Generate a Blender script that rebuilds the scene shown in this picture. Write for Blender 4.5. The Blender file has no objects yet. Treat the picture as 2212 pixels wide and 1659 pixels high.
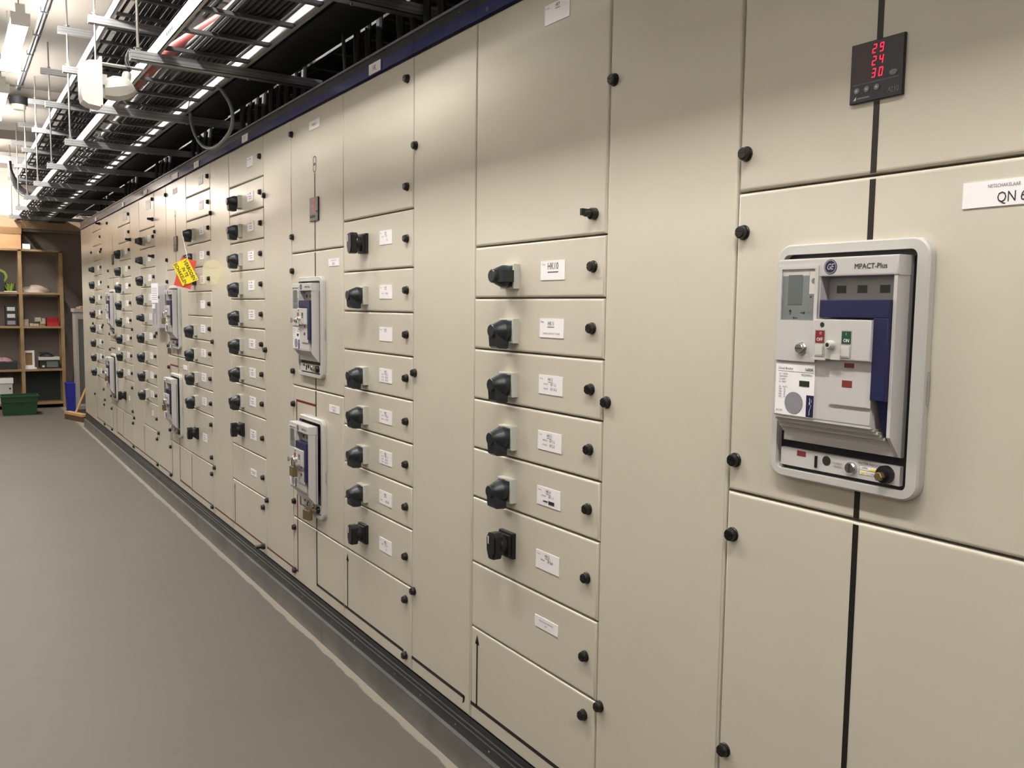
import bpy, bmesh, math, random
from mathutils import Vector, Matrix
from math import sin, cos, pi, radians
random.seed(7)
C = bpy.context.scene.collection
SC = bpy.context.scene

# ------------------------------------------------------------------ camera
FPX = 1864.17
cam_d = bpy.data.cameras.new('camera'); cam = bpy.data.objects.new('camera', cam_d); C.objects.link(cam)
cam_d.sensor_fit = 'HORIZONTAL'; cam_d.sensor_width = 36.0; cam_d.lens = 36.0 * FPX / 2212.0
cam_d.clip_start = 0.02; cam_d.clip_end = 60
yaw, pitch, roll = 0.99096237, 0.08704509, 0.01410865
fw = Vector((-sin(yaw)*cos(pitch), cos(yaw)*cos(pitch), -sin(pitch)))
r0 = Vector((cos(yaw), sin(yaw), 0)); u0 = r0.cross(fw)
rt = r0*cos(roll) + u0*sin(roll); up = u0*cos(roll) - r0*sin(roll)
cam.matrix_world = Matrix(((rt.x, up.x, -fw.x, 1.189), (rt.y, up.y, -fw.y, -1.298), (rt.z, up.z, -fw.z, 1.42), (0, 0, 0, 1)))
SC.camera = cam
# ------------------------------------------------------------------ world, exposure
w = bpy.data.worlds.new('world'); SC.world = w; w.use_nodes = True
w.node_tree.nodes['Background'].inputs[0].default_value = (0.9, 0.95, 1.0, 1)
w.node_tree.nodes['Background'].inputs[1].default_value = 0.03
SC.view_settings.view_transform = 'Standard'; SC.view_settings.look = 'None'
SC.view_settings.exposure = 0.0; SC.view_settings.gamma = 1.0; SC.view_settings.use_curve_mapping = False
LAMP_STRENGTH = 98.0
LAMP_Y, LAMP_Z = -0.877, 3.05
LAMP_X = [2.47, 0.52, -1.43, -3.38, -5.33, -7.28, -9.23, -11.18]

# ------------------------------------------------------------------ helpers
def lin(h):
    h = h.lstrip('#'); o = []
    for i in (0, 2, 4):
        c = int(h[i:i+2], 16)/255.0
        o.append(c/12.92 if c <= 0.04045 else ((c+0.055)/1.055)**2.4)
    return (*o, 1.0)

def mat(name, col, rough=0.5, metal=0.0, spec=0.5, var=0.0, vscale=8.0, bump=0.0, bscale=60.0, emit=None, estr=0.0, col2=None, alpha=None, coat=0.0):
    m = bpy.data.materials.new(name); m.use_nodes = True
    nt = m.node_tree; b = nt.nodes['Principled BSDF']
    c = lin(col) if isinstance(col, str) else col
    b.inputs['Base Color'].default_value = c
    b.inputs['Roughness'].default_value = rough; b.inputs['Metallic'].default_value = metal
    b.inputs['Specular IOR Level'].default_value = spec
    if coat: b.inputs['Coat Weight'].default_value = coat; b.inputs['Coat Roughness'].default_value = 0.1
    tc = nt.nodes.new('ShaderNodeTexCoord')
    if var or col2:
        n = nt.nodes.new('ShaderNodeTexNoise'); n.inputs['Scale'].default_value = vscale; n.inputs['Detail'].default_value = 4
        nt.links.new(tc.outputs['Object'], n.inputs['Vector'])
        mx = nt.nodes.new('ShaderNodeMix'); mx.data_type = 'RGBA'
        c2 = lin(col2) if col2 else tuple(min(1, x*(1-var)) for x in c[:3]) + (1,)
        mx.inputs[6].default_value = c; mx.inputs[7].default_value = c2
        mr = nt.nodes.new('ShaderNodeMapRange'); mr.inputs[1].default_value = 0.35; mr.inputs[2].default_value = 0.65
        nt.links.new(n.outputs['Fac'], mr.inputs[0]); nt.links.new(mr.outputs[0], mx.inputs[0])
        nt.links.new(mx.outputs[2], b.inputs['Base Color'])
    if bump:
        n2 = nt.nodes.new('ShaderNodeTexNoise'); n2.inputs['Scale'].default_value = bscale; n2.inputs['Detail'].default_value = 2
        nt.links.new(tc.outputs['Object'], n2.inputs['Vector'])
        bp = nt.nodes.new('ShaderNodeBump'); bp.inputs['Strength'].default_value = bump; bp.inputs['Distance'].default_value = 0.002
        nt.links.new(n2.outputs['Fac'], bp.inputs['Height']); nt.links.new(bp.outputs[0], b.inputs['Normal'])
    if emit:
        b.inputs['Emission Color'].default_value = lin(emit); b.inputs['Emission Strength'].default_value = estr
    return m

PAINT = mat('cabinet_paint', '#cbc5b5', 0.24, spec=0.5, var=0.03, vscale=3, bump=0.05, bscale=220)
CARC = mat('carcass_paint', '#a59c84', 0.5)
BLACK = mat('black_plastic', '#16171a', 0.38, bump=0.03)
BLACK2 = mat('black_handle_plastic', '#202529', 0.36, bump=0.05, bscale=300)
LOCKB = mat('lock_plastic', '#151413', 0.3)
GREYP = mat('switch_base_grey', '#bdbdb2', 0.45)
DKPLATE = mat('switch_plate', '#4a5552', 0.35)
GREEN = mat('green_mark', '#1a4a38', 0.4)
RED = mat('red_mark', '#84252a', 0.4)
REDWIN = mat('red_window', '#7e2f33', 0.4)
WHITE = mat('label_white', '#f2eff0', 0.4)
OFFW = mat('label_cream', '#e6dfcb', 0.4)
INK = mat('print_ink', '#24242a', 0.6)
INKG = mat('print_grey', '#77757c', 0.6)
MIMK = mat('mimic_black', '#1b1612', 0.45)
MIMR = mat('mimic_red', '#6e1a16', 0.45)
MIMB = mat('mimic_brown', '#5a2f24', 0.5)
BLUE = mat('blue_fascia', '#1c2360', 0.22, spec=0.6)
DKFAS = mat('dark_fascia', '#1c2026', 0.3)
LIP = mat('fascia_lip', '#84878a', 0.35, metal=0.6)
PLINTH = mat('plinth_black', '#26282a', 0.42, var=0.3, vscale=5, bump=0.1)
GALV = mat('galvanised_steel', '#8a8984', 0.42, metal=0.55, var=0.22, vscale=6)
RAIL = mat('tray_steel', '#c6c6c4', 0.4, metal=0.5, var=0.15, vscale=9)
ROD = mat('threaded_rod', '#a9a8a6', 0.35, metal=0.8)
FASC = mat('breaker_grey', '#c3c0be', 0.45, bump=0.02, bscale=300)
FASC2 = mat('breaker_shade_grey', '#a7a6a2', 0.5)
BEZEL = mat('bezel_grey', '#bfbeb8', 0.4)
WINDOW = mat('smoked_window', '#787e7d', 0.15)
LCD = mat('lcd', '#5f6864', 0.2)
NAVY = mat('navy_plastic', '#1a1d47', 0.42)
DKWIN = mat('dark_window', '#33352f', 0.2)
CHROME = mat('chrome', '#c9c8c4', 0.22, metal=0.95)
BRASS = mat('brass', '#8f7f58', 0.35, metal=0.7)
GREYDISC = mat('grey_disc', '#85868c', 0.6)
METERB = mat('meter_black', '#1b1b22', 0.25)
METERG = mat('meter_print', '#6d6d76', 0.5)
METERR = mat('meter_red_filter', '#2c0d14', 0.2)
LED = mat('red_led', '#ff2a50', 0.4, emit='#ff1838', estr=2.6)
LEDD = mat('red_led_dim', '#c01c34', 0.4, emit='#e01830', estr=1.0)
YEL = mat('yellow_card', '#f3e228', 0.45)
ORNG = mat('red_card', '#dc5340', 0.45)
CORD = mat('white_cord', '#e6e3df', 0.6)
CABK = mat('cable_black', '#1c1d1f', 0.5)
CABG = mat('cable_grey', '#4d5052', 0.5)
CABD = mat('cable_charcoal', '#2b2c2e', 0.5)
RUNG = mat('rung_steel', '#6c6e70', 0.45, metal=0.5, var=0.15, vscale=9)
STRUT = mat('strut_steel', '#a2a3a3', 0.4, metal=0.5, var=0.12, vscale=9)
RAILD = mat('rear_tray_steel', '#4c4e50', 0.5, metal=0.4)
CABL = mat('cable_light_grey', '#8e9090', 0.5)
REDT = mat('red_conduit', '#b4615b', 0.45)
WPLAS = mat('white_plastic', '#eeede8', 0.4)
GPLAS = mat('light_grey_plastic', '#c9c9c0', 0.4)
HOLD = mat('document_pocket', '#b6b1b5', 0.4)
PAPER = mat('paper', '#f4f0f6', 0.6)
WOOD = mat('pine', '#a58a64', 0.6, col2='#8a6f4c', vscale=4)
WOODD = mat('broom_wood', '#c6a06c', 0.6)
CARD = mat('cardboard', '#cfa277', 0.75, var=0.12)
CARDD = mat('cardboard_lid', '#94714b', 0.75, var=0.12)
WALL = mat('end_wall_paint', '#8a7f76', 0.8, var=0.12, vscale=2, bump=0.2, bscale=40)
WALL2 = mat('side_wall_paint', '#d0ccc6', 0.8, var=0.08, vscale=1.5)
DUCT = mat('wall_duct_tan', '#b59a7c', 0.6)
CEIL = mat('ceiling_concrete', '#8f8880', 0.85, var=0.2, vscale=1.2, bump=0.3, bscale=20)
GREENC = mat('green_crate_plastic', '#1f4a2c', 0.45, var=0.15)
BLUEP = mat('blue_plastic', '#1b2590', 0.45)
REDP = mat('red_bin_plastic', '#b3202a', 0.45)
STEELW = mat('cupboard_grey', '#a09b96', 0.5)
STEELD = mat('cupboard_recess', '#5c5854', 0.6)
LIME = mat('lime_green', '#7d9430', 0.5)
FOIL = mat('crumpled_bag', '#b8a79a', 0.35, bump=0.6, bscale=30)
CART = mat('small_carton', '#b9ad98', 0.7, var=0.2, vscale=20)
PINK = mat('pink_cloth', '#b08a92', 0.8)
DARKC = mat('dark_case', '#2a2a2c', 0.5)
SCREEN = mat('device_screen', '#6b7a74', 0.3)
BRIST = mat('bristles', '#6b4a32', 0.9, var=0.4, vscale=60)

def floor_mat():
    m = bpy.data.materials.new('floor_paint'); m.use_nodes = True
    nt = m.node_tree; b = nt.nodes['Principled BSDF']; N = nt.nodes.new; L = nt.links.new
    b.inputs['Roughness'].default_value = 0.55
    tc = N('ShaderNodeTexCoord')
    n1 = N('ShaderNodeTexNoise'); n1.inputs['Scale'].default_value = 1.3; n1.inputs['Detail'].default_value = 5
    L(tc.outputs['Object'], n1.inputs['Vector'])
    mx = N('ShaderNodeMix'); mx.data_type = 'RGBA'
    mx.inputs[6].default_value = lin('#69625a'); mx.inputs[7].default_value = lin('#605c54')
    L(n1.outputs['Fac'], mx.inputs[0])
    # scuffs
    n2 = N('ShaderNodeTexNoise'); n2.inputs['Scale'].default_value = 5.5; n2.inputs['Detail'].default_value = 2; n2.inputs['Distortion'].default_value = 1.5
    L(tc.outputs['Object'], n2.inputs['Vector'])
    mr = N('ShaderNodeMapRange'); mr.inputs[1].default_value = 0.66; mr.inputs[2].default_value = 0.72; mr.inputs[4].default_value = 0.20
    L(n2.outputs['Fac'], mr.inputs[0])
    mx2 = N('ShaderNodeMix'); mx2.data_type = 'RGBA'; mx2.inputs[7].default_value = lin('#514c46')
    L(mr.outputs[0], mx2.inputs[0]); L(mx.outputs[2], mx2.inputs[6])
    # unpainted pale strip along the steel skirting
    sp = N('ShaderNodeSeparateXYZ'); L(tc.outputs['Object'], sp.inputs[0])
    n3 = N('ShaderNodeTexNoise'); n3.inputs['Scale'].default_value = 7; L(tc.outputs['Object'], n3.inputs['Vector'])
    ma = N('ShaderNodeMath'); ma.operation = 'MULTIPLY_ADD'; ma.inputs[1].default_value = 0.028; L(n3.outputs['Fac'], ma.inputs[0]); L(sp.outputs[1], ma.inputs[2])
    gt = N('ShaderNodeMapRange'); gt.inputs[1].default_value = -0.038; gt.inputs[2].default_value = -0.033; L(ma.outputs[0], gt.inputs[0])
    mx3 = N('ShaderNodeMix'); mx3.data_type = 'RGBA'; mx3.inputs[7].default_value = lin('#938c80')
    L(gt.outputs[0], mx3.inputs[0]); L(mx2.outputs[2], mx3.inputs[6]); L(mx3.outputs[2], b.inputs['Base Color'])
    # fine bump
    n4 = N('ShaderNodeTexNoise'); n4.inputs['Scale'].default_value = 90; L(tc.outputs['Object'], n4.inputs['Vector'])
    bp = N('ShaderNodeBump'); bp.inputs['Strength'].default_value = 0.12; bp.inputs['Distance'].default_value = 0.002
    L(n4.outputs['Fac'], bp.inputs['Height']); L(bp.outputs[0], b.inputs['Normal'])
    return m
FLOOR = floor_mat()

_tx = {}
def text_geo(s):
    if s in _tx: return _tx[s]
    cu = bpy.data.curves.new('t', 'FONT'); cu.body = s; cu.size = 1.0; cu.resolution_u = 2
    o = bpy.data.objects.new('t', cu); C.objects.link(o)
    dg = bpy.context.evaluated_depsgraph_get(); me = o.evaluated_get(dg).to_mesh()
    vs = [(v.co.x, v.co.y) for v in me.vertices]; fs = [tuple(p.vertices) for p in me.polygons]
    o.evaluated_get(dg).to_mesh_clear(); bpy.data.objects.remove(o); bpy.data.curves.remove(cu)
    xs = [v[0] for v in vs] or [0]
    _tx[s] = (vs, fs, min(xs), max(xs)); return _tx[s]

class MB:
    """mesh builder; facade boxes use (x0,x1,d0,d1,z0,z1) with d = distance out of the facade (-Y)"""
    def __init__(s): s.v = []; s.f = []; s.m = []; s.mats = []; s.flat = []
    def mi(s, m):
        if m not in s.mats: s.mats.append(m)
        return s.mats.index(m)
    def add(s, vs, fs, m):
        o = len(s.v); k = s.mi(m); s.v += [tuple(x) for x in vs]
        for f in fs: s.f.append(tuple(i+o for i in f)); s.m.append(k)
        return s
    def wbox(s, x0, x1, y0, y1, z0, z1, m):
        vs = [(x0,y0,z0),(x1,y0,z0),(x1,y1,z0),(x0,y1,z0),(x0,y0,z1),(x1,y0,z1),(x1,y1,z1),(x0,y1,z1)]
        return s.add(vs, [(0,3,2,1),(4,5,6,7),(0,1,5,4),(1,2,6,5),(2,3,7,6),(3,0,4,7)], m)
    def box(s, x0, x1, d0, d1, z0, z1, m): return s.wbox(x0, x1, -d1, -d0, z0, z1, m)
    def rbox(s, x0, x1, d0, d1, z0, z1, m, b=0.004, seg=3):
        loops = [(0, d0)]
        for i in range(seg+1):
            a = pi/2*i/seg; loops.append((b*(1-cos(a)), d1-b+b*sin(a)))
        vs = []; fs = []
        for ins, d in loops: vs += [(x0+ins,-d,z0+ins),(x1-ins,-d,z0+ins),(x1-ins,-d,z1-ins),(x0+ins,-d,z1-ins)]
        n = len(loops)
        for i in range(n-1):
            for j in range(4): a = i*4+j; c = i*4+(j+1) % 4; fs.append((a, c, c+4, a+4))
        fs.append(tuple(range((n-1)*4, n*4))); fs.append((3, 2, 1, 0)); s.add(vs, fs, m)
        s.flat += [len(s.f)-2, len(s.f)-1]; return s
    def lathe(s, cx, cz, prof, m, n=24, axis='y', base=0.0, sx=1.0, sz=1.0, cap=True):
        """prof: (radius, out distance) list; axis y = out of the facade; axis z = vertical with cx,cz used as x,y"""
        vs = []; fs = []
        for r, d in prof:
            for j in range(n):
                a = 2*pi*j/n
                if axis == 'y': vs.append((cx+r*cos(a)*sx, -(base+d), cz+r*sin(a)*sz))
                elif axis == 'z': vs.append((cx+r*cos(a)*sx, cz+r*sin(a)*sz, base+d))
                else: vs.append((base+d, cx+r*cos(a)*sx, cz+r*sin(a)*sz))
        for i in range(len(prof)-1):
            for j in range(n): k = (j+1) % n; fs.append((i*n+j, i*n+k, (i+1)*n+k, (i+1)*n+j))
        if cap: fs.append(tuple(range(n))); fs.append(tuple(range((len(prof)-1)*n, len(prof)*n)))
        return s.add(vs, fs, m)
    def prism(s, poly, a0, a1, m, axis='y'):
        """poly in (x,z) extruded over d (axis y) ; axis x: poly in (d,z) extruded over x ; axis z: poly (x,y) over z"""
        n = len(poly); vs = []
        for a in (a0, a1):
            for p, q in poly:
                vs.append((p, -a, q) if axis == 'y' else ((a, -p, q) if axis == 'x' else (p, q, a)))
        fs = [tuple(range(n)), tuple(range(n, 2*n))[::-1]]
        for i in range(n): k = (i+1) % n; fs.append((i, i+n, k+n, k))
        return s.add(vs, fs, m)
    def tube(s, pts, r, m, n=8, cap=True):
        P = [Vector(p) for p in pts]; vs = []; fs = []
        prev = None
        for i, p in enumerate(P):
            t = (P[min(i+1, len(P)-1)] - P[max(i-1, 0)]).normalized()
            if prev is None:
                a = Vector((0, 0, 1)) if abs(t.z) < .9 else Vector((1, 0, 0)); u = t.cross(a).normalized()
            else: u = (prev - t*prev.dot(t)).normalized()
            prev = u; v = t.cross(u); rr = r[i] if isinstance(r, (list, tuple)) else r
            for j in range(n): a = 2*pi*j/n; vs.append(p + (u*cos(a)+v*sin(a))*rr)
        for i in range(len(P)-1):
            for j in range(n): k = (j+1) % n; fs.append((i*n+j, i*n+k, (i+1)*n+k, (i+1)*n+j))
        if cap: fs.append(tuple(range(n))[::-1]); fs.append(tuple(range((len(P)-1)*n, len(P)*n)))
        return s.add(vs, fs, m)
    def text(s, st, x, z, h, d, m, align='c', sx=0.85, slant=0.0, rot=0.0, bold=0.0):
        vs, fs, a, b = text_geo(st); k = h/0.70; W = (b-a)*k*sx
        ox = {'c': -W/2, 'l': 0, 'r': -W}[align]; out = []
        for px, py in vs:
            uu = (px-a)*k*sx+ox+py*k*slant; vv = py*k-(h/2)
            out.append((x+uu*cos(rot)-vv*sin(rot), -d, z+uu*sin(rot)+vv*cos(rot)))
        s.add(out, fs, m)
        if bold: s.add([(p[0]+bold*h, p[1]-0.00002, p[2]) for p in out], fs, m)
        return s
    def build(s, name, parent=None, loc=None, smooth=True, ang=0.6):
        me = bpy.data.meshes.new(name); me.from_pydata(s.v, [], s.f)
        for m in s.mats: me.materials.append(m)
        me.polygons.foreach_set('material_index', s.m); me.validate(); me.update()
        bm = bmesh.new(); bm.from_mesh(me)
        cl = [f for f in bm.faces]
        bmesh.ops.recalc_face_normals(bm, faces=cl); bm.to_mesh(me); bm.free()
        if smooth:
            me.shade_smooth(); me.set_sharp_from_angle(angle=ang)
            for i in s.flat: me.polygons[i].use_smooth = False
        o = bpy.data.objects.new(name, me); C.objects.link(o)
        if parent: o.parent = parent
        if loc: o.location = loc
        return o

def tag(o, label, cat, group=None, kind=None):
    o['label'] = label; o['category'] = cat
    if group: o['group'] = group
    if kind: o['kind'] = kind
    return o
def thing(name, label, cat, loc=(0, 0, 0), group=None, rz=0):
    o = bpy.data.objects.new(name, None); C.objects.link(o); o.location = loc; o.rotation_euler = (0, 0, rz)
    o.empty_display_size = 0.05
    return tag(o, label, cat, group)
def struct(o): o['kind'] = 'structure'; return o
def put(src, parent, loc):
    o = src.copy(); C.objects.link(o); o.parent = parent; o.location = loc; return o
def dup(root, loc, label=None, group=None):
    r = root.copy(); C.objects.link(r); r.location = loc
    if label: r['label'] = label
    if group: r['group'] = group
    for ch in list(root.children):
        c = ch.copy(); C.objects.link(c); c.parent = r
        for g in list(ch.children):
            e = g.copy(); C.objects.link(e); e.parent = c
    return r

# ------------------------------------------------------------------ room shell
XB, XF = -12.3, 3.6      # end wall, wall behind the camera
YL, YR = -2.7, 1.15      # open side wall, wall behind the cabinets
ZC = 3.4
struct(MB().wbox(XB-.2, XF+.2, YL-.2, YR+.2, -0.1, 0, FLOOR).build('floor', smooth=False))
struct(MB().wbox(XB-.2, XF+.2, YL-.2, YR+.2, ZC, ZC+.1, CEIL).build('ceiling', smooth=False))
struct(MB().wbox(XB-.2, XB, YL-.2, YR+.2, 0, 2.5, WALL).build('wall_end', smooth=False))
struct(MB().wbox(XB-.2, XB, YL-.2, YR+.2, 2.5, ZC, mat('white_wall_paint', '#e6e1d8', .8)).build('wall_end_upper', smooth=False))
struct(MB().wbox(XB, XF, YL, YL+.03, 0, 1.45, mat('added_panel_dark', '#4a4642', .7)).build('trim_5', smooth=False))  # unseen dark panel added to cut light bounced onto the lower doors
struct(MB().wbox(XF, XF+.2, YL-.2, YR+.2, 0, ZC, mat('near_wall_paint', '#6e6963', .8)).build('wall_near', smooth=False))
struct(MB().wbox(XB, XF, YL-.2, YL, 0, ZC, WALL2).build('wall_left', smooth=False))
struct(MB().wbox(XB, XF, YR, YR+.2, 0, ZC, mat('rear_wall_paint', '#55524e', 0.85, var=.1)).build('wall_right', smooth=False))
# downstand beams of the ceiling
for i, bx in enumerate((-8.4, -10.8)):
    struct(MB().wbox(bx-.2, bx+.2, YL, YR, 3.3, ZC, CEIL).build('trim_%d' % (i+1), smooth=False))
# galvanised skirting in front of the cabinets
kb = MB()
for a, b in ((-9.72, -7.0), (-7.0, -4.6), (-4.6, -2.2), (-2.2, -0.395), (-0.392, 1.0)):
    kb.box(a, b-.0015, .016, .020, 0, .096, GALV); kb.box(a, b-.0015, -.03, .020, .0955, .0985, GALV)
kb.box(-9.724, -9.72, -.6, .02, 0, .098, GALV)
for zx in (-0.47, -0.455): kb.lathe(zx, .06, [(.004, 0), (.004, .0025), (.002, .003)], PLINTH, 8, base=.0195); kb.lathe(zx, .045, [(.004, 0), (.004, .0025)], PLINTH, 8, base=.0195)
struct(kb.build('baseboard_right', smooth=False))

# ------------------------------------------------------------------ fluorescent lamps
TUBE = mat('lamp_diffuser', '#ffffff', 0.4, emit='#fffaf4', estr=LAMP_STRENGTH)
def lamp(x):
    t = thing('fluorescent_lamp', 'x', 'ceiling lamp', (x, LAMP_Y, LAMP_Z), 'fluorescent lamps in a row above the aisle')
    b = MB(); b.wbox(-.62, .62, -.025, .025, .041, .09, WPLAS); b.wbox(-.62, -.60, -.05, .05, -.03, .041, WPLAS); b.wbox(.60, .62, -.05, .05, -.03, .041, WPLAS); b.build('housing', t)
    tb = MB(); tb.add([(sx, y, z) for sx in (-.6, .6) for y, z in ((-.035, .040), (-.047, .02), (-.045, -.01), (-.03, -.027), (.03, -.027), (.045, -.01), (.047, .02), (.035, .040))],
        [tuple(range(8)), tuple(range(8, 16))] + [(i, i+8, (i+1) % 8+8, (i+1) % 8) for i in range(8)], TUBE); tb.build('diffuser', t, smooth=False)
    for sx in (-.5, .5):
        MB().tube([(sx, 0, .10), (sx, 0, ZC-LAMP_Z)], .004, ROD, 6).build('suspension_rod', t)
    return t
lab = {4: 'white fluorescent batten lamp glaring in the top left corner of the view',
       5: 'white fluorescent batten lamp at the left edge, next beyond the corner one',
       7: 'last fluorescent batten lamp, closest to the wooden shelf wall'}
L0 = None
LAMP_X.append(None)
for i, x in enumerate(LAMP_X):
    if x is None:      # cross lamp added left of the view to brighten the far cabinets
        l = dup(L0, (-11.75, -1.62, 2.95)); l.rotation_euler = (0, 0, pi/2); l['label'] = 'fluorescent lamp added out of view by the end wall to brighten the far cabinets'; l['group'] = 'added lamp by the end wall'
        dm = [o for o in l.children if o.name.startswith('diffuser')][0]; dm.data = dm.data.copy()
        dm.data.materials[0] = mat('added_lamp_diffuser', '#ffffff', 0.4, emit='#ffeee0', estr=LAMP_STRENGTH*.5)
        continue
    l = lamp(x) if L0 is None else dup(L0, (x, LAMP_Y, LAMP_Z))
    L0 = L0 or l
    l['label'] = lab.get(i, 'white fluorescent batten lamp hanging over the aisle above the upper edge of the view')

# ------------------------------------------------------------------ cabinet fittings (prototypes, local origin on the facade plane)
def make_lock():
    b = MB(); b.lathe(0, 0, [(.0145, 0), (.0145, .003), (.0135, .0042)], LOCKB, 20)
    b.lathe(0, 0, [(.0125, .004), (.0125, .010), (.0115, .0128), (.0098, .0135)], LOCKB, 20)
    for sgn in (1, -1):      # the cap is two halves with the key slot between them
        poly = [(.0096*cos(a), sgn*(.0014+.0082*sin(a))) for a in [pi*i/10 for i in range(11)]]
        b.prism(poly, .0135, .0150, LOCKB)
    return b.build('lock')
def make_wing_lock(length=.034, wide=.012):
    b = MB(); b.lathe(0, 0, [(.0145, 0), (.0145, .003), (.0135, .014), (.010, .0155), (.0085, .0157), (.0085, .030)], LOCKB, 20)
    b.lathe(0, 0, [(.0062, .0301), (.0062, .0312), (.003, .0314)], CHROME, 14)
    b.box(-.0035, .0035, .008, .042, -.006, wide/2+.004, LOCKB)
    return b.build('key_lock')
def make_blade_key():
    b = MB(); b.lathe(0, 0, [(.0145, 0), (.0145, .003), (.0135, .016), (.011, .018)], LOCKB, 20)
    b.box(-.017, .017, .016, .046, -.005, .007, LOCKB)
    return b.build('wing_key')

def hub_profile(): return [(.0305, .021), (.0305, .034), (.029, .037), (.0225, .053), (.0190, .060), (.0180, .0675), (.0160, .0695)]
def make_switch(kind):
    """returns (base, handle) prototypes"""
    b = MB()
    if kind == 'black':
        b.rbox(-.035, .035, 0, .013, -.036, .036, BLACK, .002, 2); b.rbox(-.031, .031, .013, .022, -.030, .030, BLACK, .002, 2)
        b.box(-.022, .0, .0221, .0226, .018, .028, INKG)
        h = MB(); h.lathe(0, 0, [(.027, .022), (.027, .036), (.024, .040)], BLACK, 24)
        poly = [(-.016, .036), (.010, .038), (.020, .028), (.022, -.012), (.012, -.036), (-.010, -.038), (-.021, -.014), (-.022, .022)]
        h.prism(poly, .034, .058, BLACK); h.prism([(x*.86, z*.9) for x, z in poly], .058, .062, BLACK)
        h.box(-.0125, -.0085, .062, .0625, .006, .028, WHITE)
        h.lathe(.004, -.024, [(.004, .0585), (.004, .0622)], DKFAS, 10)
    else:
        b.rbox(-.034, .034, 0, .020, -.033, .033, GREYP, .0025, 2)
        b.box(-.029, .029, .020, .0208, -.028, .028, DKPLATE)
        b.box(.008, .028, .0208, .0211, .014, .027, GREEN); b.box(-.028, -.010, .0208, .0211, -.0275, -.013, RED)
        h = MB(); h.lathe(0, 0, hub_profile(), BLACK2, 28)
        if kind == 'down':
            poly = [(.022, -.004), (.022, -.047), (.030, -.0490), (.054, -.047), (.062, -.041), (.0645, -.012), (.0645, .002), (.030, .010)]
            h.prism(poly, -.0175, .0175, BLACK2, axis='x')
            h.prism([(.028, -.036), (.028, -.041), (.050, -.041), (.050, -.036)], .0176, .0180, BLACK, axis='x')
            h.lathe(0, 0, [(.0150, .050), (.0150, .0672)], BLACK2, 20)
        elif kind == 'side':
            poly = [(-.008, .024), (.040, .022), (.046, .026), (.046, .046), (.038, .056), (.010, .063), (-.008, .060)]
            vs = poly; n = len(vs)
            vv = [(p, -q, -.0155) for p, q in vs] + [(p, -q, .0155) for p, q in vs]
            fs = [tuple(range(n)), tuple(range(n, 2*n))[::-1]] + [(i, i+n, (i+1) % n+n, (i+1) % n) for i in range(n)]
            h.add(vv, fs, BLACK2); h.lathe(.030, 0, [(.0018, .0), (.0018, .001)], BLACK, 8, base=.055)
    return b.build('rotary_switch'), h.build('switch_handle')
P_LOCK = make_lock(); P_KEY = make_wing_lock(); P_WING = make_blade_key()
P_SW = {k: make_switch(k) for k in ('down', 'side', 'black')}
PROTO = [P_LOCK, P_KEY, P_WING] + [o for t in P_SW.values() for o in t]

ZT, ZB = 2.233, .170     # doors top, doors bottom
def door(par, x0, x1, z0, z1, locks=()):
    """door in absolute facade coordinates; par sits at (X,0,0)"""
    X = par.location.x
    b = MB(); b.rbox(x0+.0020, x1-.0020, -.018, 0, z0+.0020, z1-.0020, PAINT, .0062, 4)
    d = b.build('door', par, (-X, 0, 0))
    for lx, lz, kind in locks:
        put({'l': P_LOCK, 'k': P_KEY, 'w': P_WING}[kind], d, (lx, 0, lz))
    return d
def switch(par, x, z, kind):
    X = par.location.x
    b = put(P_SW[kind][0], par, (x-X, 0, z)); put(P_SW[kind][1], b, (0, 0, 0)); return b
def plate(par, x, z, w, h, lines=(), dashes=(), name='label_plate', d=0.0, mt=None, th=.0018):
    """lines: (text, size, dx, dz, align, underline)"""
    b = MB(); b.box(x-w/2, x+w/2, d, d+th, z-h/2, z+h/2, mt or WHITE); e = d+th+.0004
    for t in lines:
        st, sz, dx, dz = t[:4]; al = t[4] if len(t) > 4 else 'c'
        b.text(st, x+dx, z+dz, sz, e, INK if sz > .006 else INKG, al, sx=.80)
        if len(t) > 5 and t[5]: b.box(x+dx-t[5]/2, x+dx+t[5]/2, e-.0003, e, z+dz-sz*.95, z+dz-sz*.82, INK)
    for dx, dz, L, hh in dashes: b.box(x+dx-L/2, x+dx+L/2, e-.0003, e, z+dz-hh/2, z+dz+hh/2, INKG)
    X = par.location.x if par else 0
    return b.build(name, par, (-X, 0, 0), smooth=False)
def mimic(par, segs, m, name='mimic_line', d=.0006):
    """segs: rectangles (x0,x1,z0,z1) or ('tri', pts)"""
    b = MB()
    for s in segs:
        if s[0] == 'tri': b.prism(s[1], 0.0002, d, m)
        elif s[0] == 'ring':
            _, cx, cz, r, t = s; n = 28; vs = []; fs = []
            for rr in (r, r-t):
                for j in range(n): a = 2*pi*j/n; vs.append((cx+rr*cos(a), -d, cz+rr*sin(a)))
            for j in range(n): k = (j+1) % n; fs.append((j, k, n+k, n+j))
            b.add(vs, fs, m)
        else: b.box(s[0], s[1], .0002, d, s[2], s[3], m)
    return b.build(name, par, (-par.location.x, 0, 0), smooth=False)

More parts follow.
